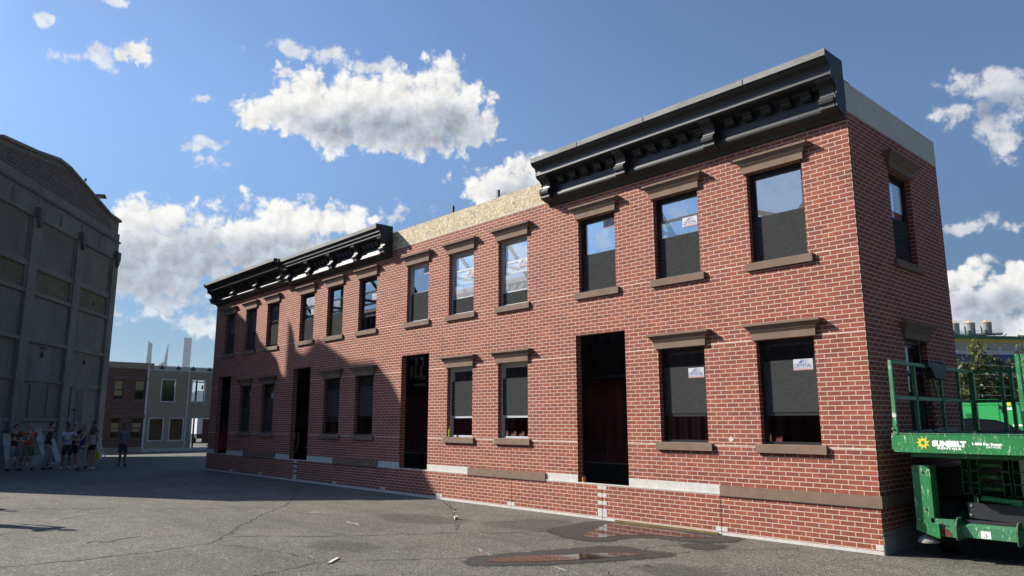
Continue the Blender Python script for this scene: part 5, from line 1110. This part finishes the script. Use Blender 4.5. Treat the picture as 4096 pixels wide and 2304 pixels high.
person('person with long curly hair, cream top and black shorts, seen from behind', (-27.65, -3.10), FR_+1.0, 1.66, M_skin, M_hairm, cloth('cream_top', (.40, .36, .33)), cloth('black_brief_shorts', (.012, .012, .014)), M_white_shoe, [(Vector((-.16, .28, 1.20)), (-1, -.2, -.5), (.2, .5, .5)), (Vector((.18, .26, 1.15)), (1, -.2, -.5), (-.2, .5, .5))], legs='brief', sleeves='none', hairstyle='long', female=True, stance=(.09, .04, -.05))
person('person in dark green shirt and khaki shorts, half hidden behind the curly haired one', (-28.35, -2.90), FL_-.55, 1.78, M_skin, M_hairb, cloth('dark_green_shirt', (.016, .028, .022)), cloth('khaki_shorts', (.17, .145, .10)), M_black, [(Vector((-.30, .05, 1.0)), (-1, -.4, .1), (.8, .1, -.2)), (Vector((.18, .24, 1.2)), (1, -.3, -.5), (-.4, .6, .3))], build=1.05, glasses=True)
person('person standing alone in grey T-shirt and dark navy shorts, right of the group', (-28.87, -1.70), FC_+.25, 1.70, M_skin3, M_hairb, cloth('grey_shirt', (.13, .145, .17)), cloth('navy_shorts', (.020, .026, .042)), M_black, [(Vector((-.06, .26, 1.18)), (-1, -.3, -.5), (.8, .4, .1)), (Vector((.30, .06, 1.06)), (1, -.7, .1), (-.6, .5, -.1))], build=1.05, stance=(.10, .03, .0), head_turn=-.5, group='people chatting in the warehouse shade')
# two bystanders just outside the frame: only their shadows reach the picture
person('person outside the frame at the left whose shadow lies on the sunlit asphalt', (-12.3, -8.72), rad(200), 1.86, M_skin, M_hairb, cloth('plain_shirt', (.1, .1, .1)), cloth('plain_shorts', (.1, .1, .1)), M_black, [(Vector((-.12, .2, 1.78)), (-1, .2, -.3), (0, .1, .6)), dn(.3)], group='bystanders beyond the left edge of the photo')
person('second person outside the frame at the left, farther from the camera', (-16.0, -8.9), rad(30), 1.75, M_skin, M_hairb, cloth('plain_shirt_b', (.1, .1, .1)), cloth('plain_shorts_b', (.1, .1, .1)), M_black, [dn(-.3), dn(.3)], group='bystanders beyond the left edge of the photo')

# ------------------------------------------------------------------ things along the warehouse wall
M_film = mat('silver_wrap_film', (.17, .175, .18), .5, .15, 7, .5, fine=20, spec=.6)
M_dglass = mat('dark_panel', (.06, .07, .075), .3, .1, 4, 0)
def leaning(name, label, cat, a, w, hgt, n0, n1, thick, m, rim=None, lean_back=.0, zoff=0, group=None):
    z0 = gz(T_w(a, -1, 0)[0])+zoff; t = thing(name, label, cat, T_w(a+w/2, -n0, z0), group)
    mb = MB(T_w); mb.loops([[(a, -n0, z0), (a+w, -n0, z0), (a+w, -n0+thick, z0), (a, -n0+thick, z0)], [(a, -n1, z0+hgt), (a+w, -n1, z0+hgt), (a+w, -n1+thick, z0+hgt), (a, -n1+thick, z0+hgt)]]); mb.build('panel', m, t)
    if rim:
        for k, x in enumerate((a-.03, a+w)):
            mb = MB(T_w); mb.loops([[(x, -n0-.02, z0), (x+.03, -n0-.02, z0), (x+.03, -n0+thick, z0), (x, -n0+thick, z0)], [(x, -n1-.02, z0+hgt), (x+.03, -n1-.02, z0+hgt), (x+.03, -n1+thick, z0+hgt), (x, -n1+thick, z0+hgt)]]); mb.build('edge_strip', rim, t)
        for f_ in (.0, .55, .95):
            zz = z0+hgt*f_; nn = n0+(n1-n0)*f_; mb = MB(T_w); mb.box(a, a+w, -nn-.022, -nn-.001, zz, zz+.12); mb.build('wrap_band', rim, t)
    return t
leaning('wrapped_window', 'tall window unit wrapped in silver film, leaning at the left edge of the photo', 'window unit', 11.15, 1.1, 2.1, .95, .6, .12, M_dglass, M_film)
leaning('wrapped_window', 'shorter stack of film wrapped window units in front of the tall one at the left edge', 'window unit', 11.0, .9, 1.25, 1.45, 1.2, .2, M_dglass, M_film)
leaning('wrapped_glazing', 'white film wrapped panel leaning on the warehouse behind the pale blue shirt', 'glazing unit', 8.3, .66, 1.45, 1.5, .95, .05, M_film, M_film)
leaning('wrapped_glazing', 'white wrapped panel leaning on the wall behind the black T-shirt', 'glazing unit', 7.05, .55, 1.0, 1.4, 1.0, .05, M_film, None)
for k in range(3): leaning('dark_board', ('dark board leaning on the warehouse, nearest the white panel', 'dark board leaning on the warehouse, middle of three', 'dark board leaning on the warehouse, nearest the olive jacket')[k], 'board', 8.98+.21*k, .16, .75, 1.55, 1.25, .04, M_blackp, None, group='dark boards leaning on the warehouse')
leaning('dark_sheet', 'tall dark sheet standing against the warehouse behind the olive jacket', 'sheet', 9.45, .5, 1.5, .9, .5, .05, M_stucco, None)
fo = thing('foil_bundle', 'crumpled bundle of silver foil packs on the ground behind the orange T-shirt', 'bundle', T_w(9.9, -1.6, gz(-34)))
for k in range(5):
    mb = MB(T_w); z0 = gz(-34)+.07*k; a = 9.3+.05*random.random(); mb.loops([[(a, -1.9, z0), (a+1.25, -1.8, z0), (a+1.2, -1.3, z0), (a, -1.35, z0)], [(a+.05, -1.9, z0+.05+.02*k), (a+1.2, -1.8, z0+.06), (a+1.2, -1.3, z0+.06), (a, -1.35, z0+.05)]]); mb.build('foil_pack', M_film, fo)
for a0, a1, n in ((8.2, 9.6, 2.1), (9.0, 10.3, 2.35)): tag(MB(T_w).box(a0, a1, -n, -n+.07, gz(-33)+.004, gz(-33)+.035).build('metal_strip', M_film, loc=T_w(a0, -n, gz(-33))), 'pale metal strip lying on the ground along the warehouse', 'metal strip', 'metal strips by the warehouse')
tag(MB(T_w).box(10.3, 11.3, -1.9, -1.5, gz(-33), gz(-33)+.14).build('wrapped_pack', M_film, loc=T_w(10.8, -1.7, gz(-33))), 'flat film wrapped pack on the ground behind the navy polo', 'pack')
ldr = thing('step_ladder', 'white folding step ladder standing against the warehouse corner', 'ladder', T_w(5.2, -2.0, gz(-37)))
z0 = gz(-37); LA = 4.1; LN = 1.1
for n0, n1, s_ in ((1.35, .95, 0), (.55, .85, 0)):
    for x in (.75, 1.25): MB(T_w).bar((x+LA, -n0-LN, z0), (LA+1.0+(x-1)*.75, -n1-LN, z0+1.15), .05, .03).build('leg', M_trim, ldr)
for f_ in (.2, .45, .7, .97):
    n = 1.35+(.95-1.35)*f_; MB(T_w).box(LA+.78+.05*f_, LA+1.22-.05*f_, -n-.06-LN, -n+.06-LN, z0+1.15*f_, z0+1.15*f_+.03).build('step', M_trim, ldr)
tag(MB(T_w).lathe((4.5, -2.0, z0), [(.13, 0), (.16, .35), (.15, .36)], 14).build('bucket', M_yellow, loc=T_w(4.5, -2.0, z0)), 'yellow bucket beside the step ladder at the warehouse corner', 'bucket')

# ------------------------------------------------------------------ small things
bt = thing('bottle', 'small yellow-green drink bottle with red cap on a window sill', 'bottle', (-9.44, -.012, 1.406))
MB().lathe((-9.44, -.012, 1.406), [(.028, 0), (.032, .01), (.032, .12), (.030, .135), (.013, .18), (.013, .19)], 14).build('body', mat('yellow_drink', (.36, .36, .04), .2, .1, 9, 0), bt)
MB().lathe((-9.44, -.012, 1.597), [(.016, 0), (.016, .025)], 12).build('cap', M_redp, bt)
cp_ = thing('plastic_cup', 'plastic cup of orange drink on the door ledge of the near corner house', 'cup', (-5.39, .06, .633))
MB().lathe((-5.39, .06, .634), [(.030, 0), (.040, .085)], 16).build('drink', mat('orange_drink', (.50, .19, .02), .25, .05, 9, 0), cp_)
MB().lathe((-5.39, .06, .7195), [(.041, 0), (.047, .035)], 16).build('rim', M_glass, cp_)
def stick(label, a, b, w, t, m=None): return tag(MB().bar((a[0], a[1], .006+t/2), (b[0], b[1], .006+t/2), w, t).build('wood_offcut', m or mat('pale_wood', (.50, .44, .33), .8, .1, 9, .1), loc=(*a, .006)), label, 'wood offcut')
stick('pale flat wooden offcut lying alone on the sunlit asphalt in the foreground', (-4.46, -5.70), (-4.70, -5.44), .045, .012)
stick('small pale wooden block lying beside a crack near the brick wall', (-6.80, -1.87), (-6.70, -1.93), .06, .05)
stick('tiny pale wood chip by the crack, nearer the wall than the block', (-7.62, -1.27), (-7.56, -1.31), .03, .01)
tag(MB().box(-4.55, -2.48, -.07, -.04, .004, .04).build('timber_strip', mat('wet_yellow_timber', (.15, .10, .035), .35, .25, 6, .2), loc=(-3.5, -.06, .004)), 'yellowed timber strip lying along the wall foot at the puddle', 'timber')
um = thing('parasol', 'dark red folded cloth parasol standing inside the farthest doorway', 'parasol', (-23.80, .36, .05))
MB().lathe((-23.80, .36, .75), [(.30, 0), (.26, .18), (.14, .55), (.05, .85), (.01, .95)], 12).build('canopy', mat('dark_red_cloth', (.20, .012, .014), .8, .15, 4, .2), um)
MB().cyl((-23.80, .36, .05), (-23.80, .36, 1.68), .018).build('pole', M_steel, um)
hz_ = MB(); pts = [Vector((-18.75+.16*math.sin(i*.5), .8+.05*math.cos(i*.5), 1.05+.32*math.cos(i*.5)+.01*(i//12))) for i in range(40)]
for a, b_ in zip(pts, pts[1:]): hz_.cyl(a, b_, .03, n=6)
tag(hz_.build('coiled_hose', M_tan, loc=(-18.75, .8, .7)), 'tan coil hanging in the dark inside the second doorway from the far end', 'hose')
tag(MB().cyl((-6.05, .55, 2.6), (-4.1, .75, 2.62), .012).build('cable', M_steel, loc=(-5, .6, 2.6)), 'dark cable strung across inside the nearest doorway', 'cable')

op = thing('factory', 'unseen long dark brick block added behind the camera to cut sky fill on the houses', 'factory', (-5, -36, 0))
MB().box(-62, 46, -48, -36, -.5, 13.5).build('wall', M_brickold, op)  # unseen block added opposite: cuts sky fill and darkens window reflections
mb = MB()
for k in range(14): MB().box(-58+7.4*k, -54+7.4*k, -36.0, -35.93, 2.2, 5.2).build('window', M_blackp, op); MB().box(-58+7.4*k, -54+7.4*k, -36.0, -35.93, 7.6, 10.6).build('window', M_blackp, op)

# ------------------------------------------------------------------ haze over the whole place
hzm = bpy.data.materials.new('haze_air'); hzm.use_nodes = True; t = hzm.node_tree; t.nodes.clear()
pv = t.nodes.new('ShaderNodeVolumePrincipled'); pv.inputs['Color'].default_value = (.80, .90, 1, 1); pv.inputs['Density'].default_value = .00005; pv.inputs['Anisotropy'].default_value = .2
ou = t.nodes.new('ShaderNodeOutputMaterial'); t.links.new(pv.outputs[0], ou.inputs['Volume'])
HZ = MB().box(-6100, 3100, -3100, 3100, -1.6, 345).build('haze', hzm, loc=(0, 0, -1.6)); tag(HZ, kind='stuff')

sp = [(-2.20+.05*math.cos(a*.7)*random.uniform(.4, 1.1), 1.47+.06*math.sin(a*.7)*random.uniform(.4, 1.2)) for a in range(9)]
mb = MB(); mb.loops([[(x, y, z) for x, z in sp] for y in (-.003, -.0005)]); mb.build('paint_splat', M_primer, HA)

for xa, xb in ((-12.2, -.2), (-24.3, -12.35)):
    b_ = MB().box(xa, xb, 1.25, 1.355, 0, .90).build('dunnage_wall', M_black, HA if xa > -13 else HC)
    MB().box(xa, xb, 1.23, 1.355, .901, .925).build('dunnage_edge', M_greyboard, b_)

MB().box(-24.145, -24.10, .16, 3.6, .0, 6.2).build('dark_inner_sheet', M_navy, HD)  # dark navy sheet added over the inner brick to darken the far doorway
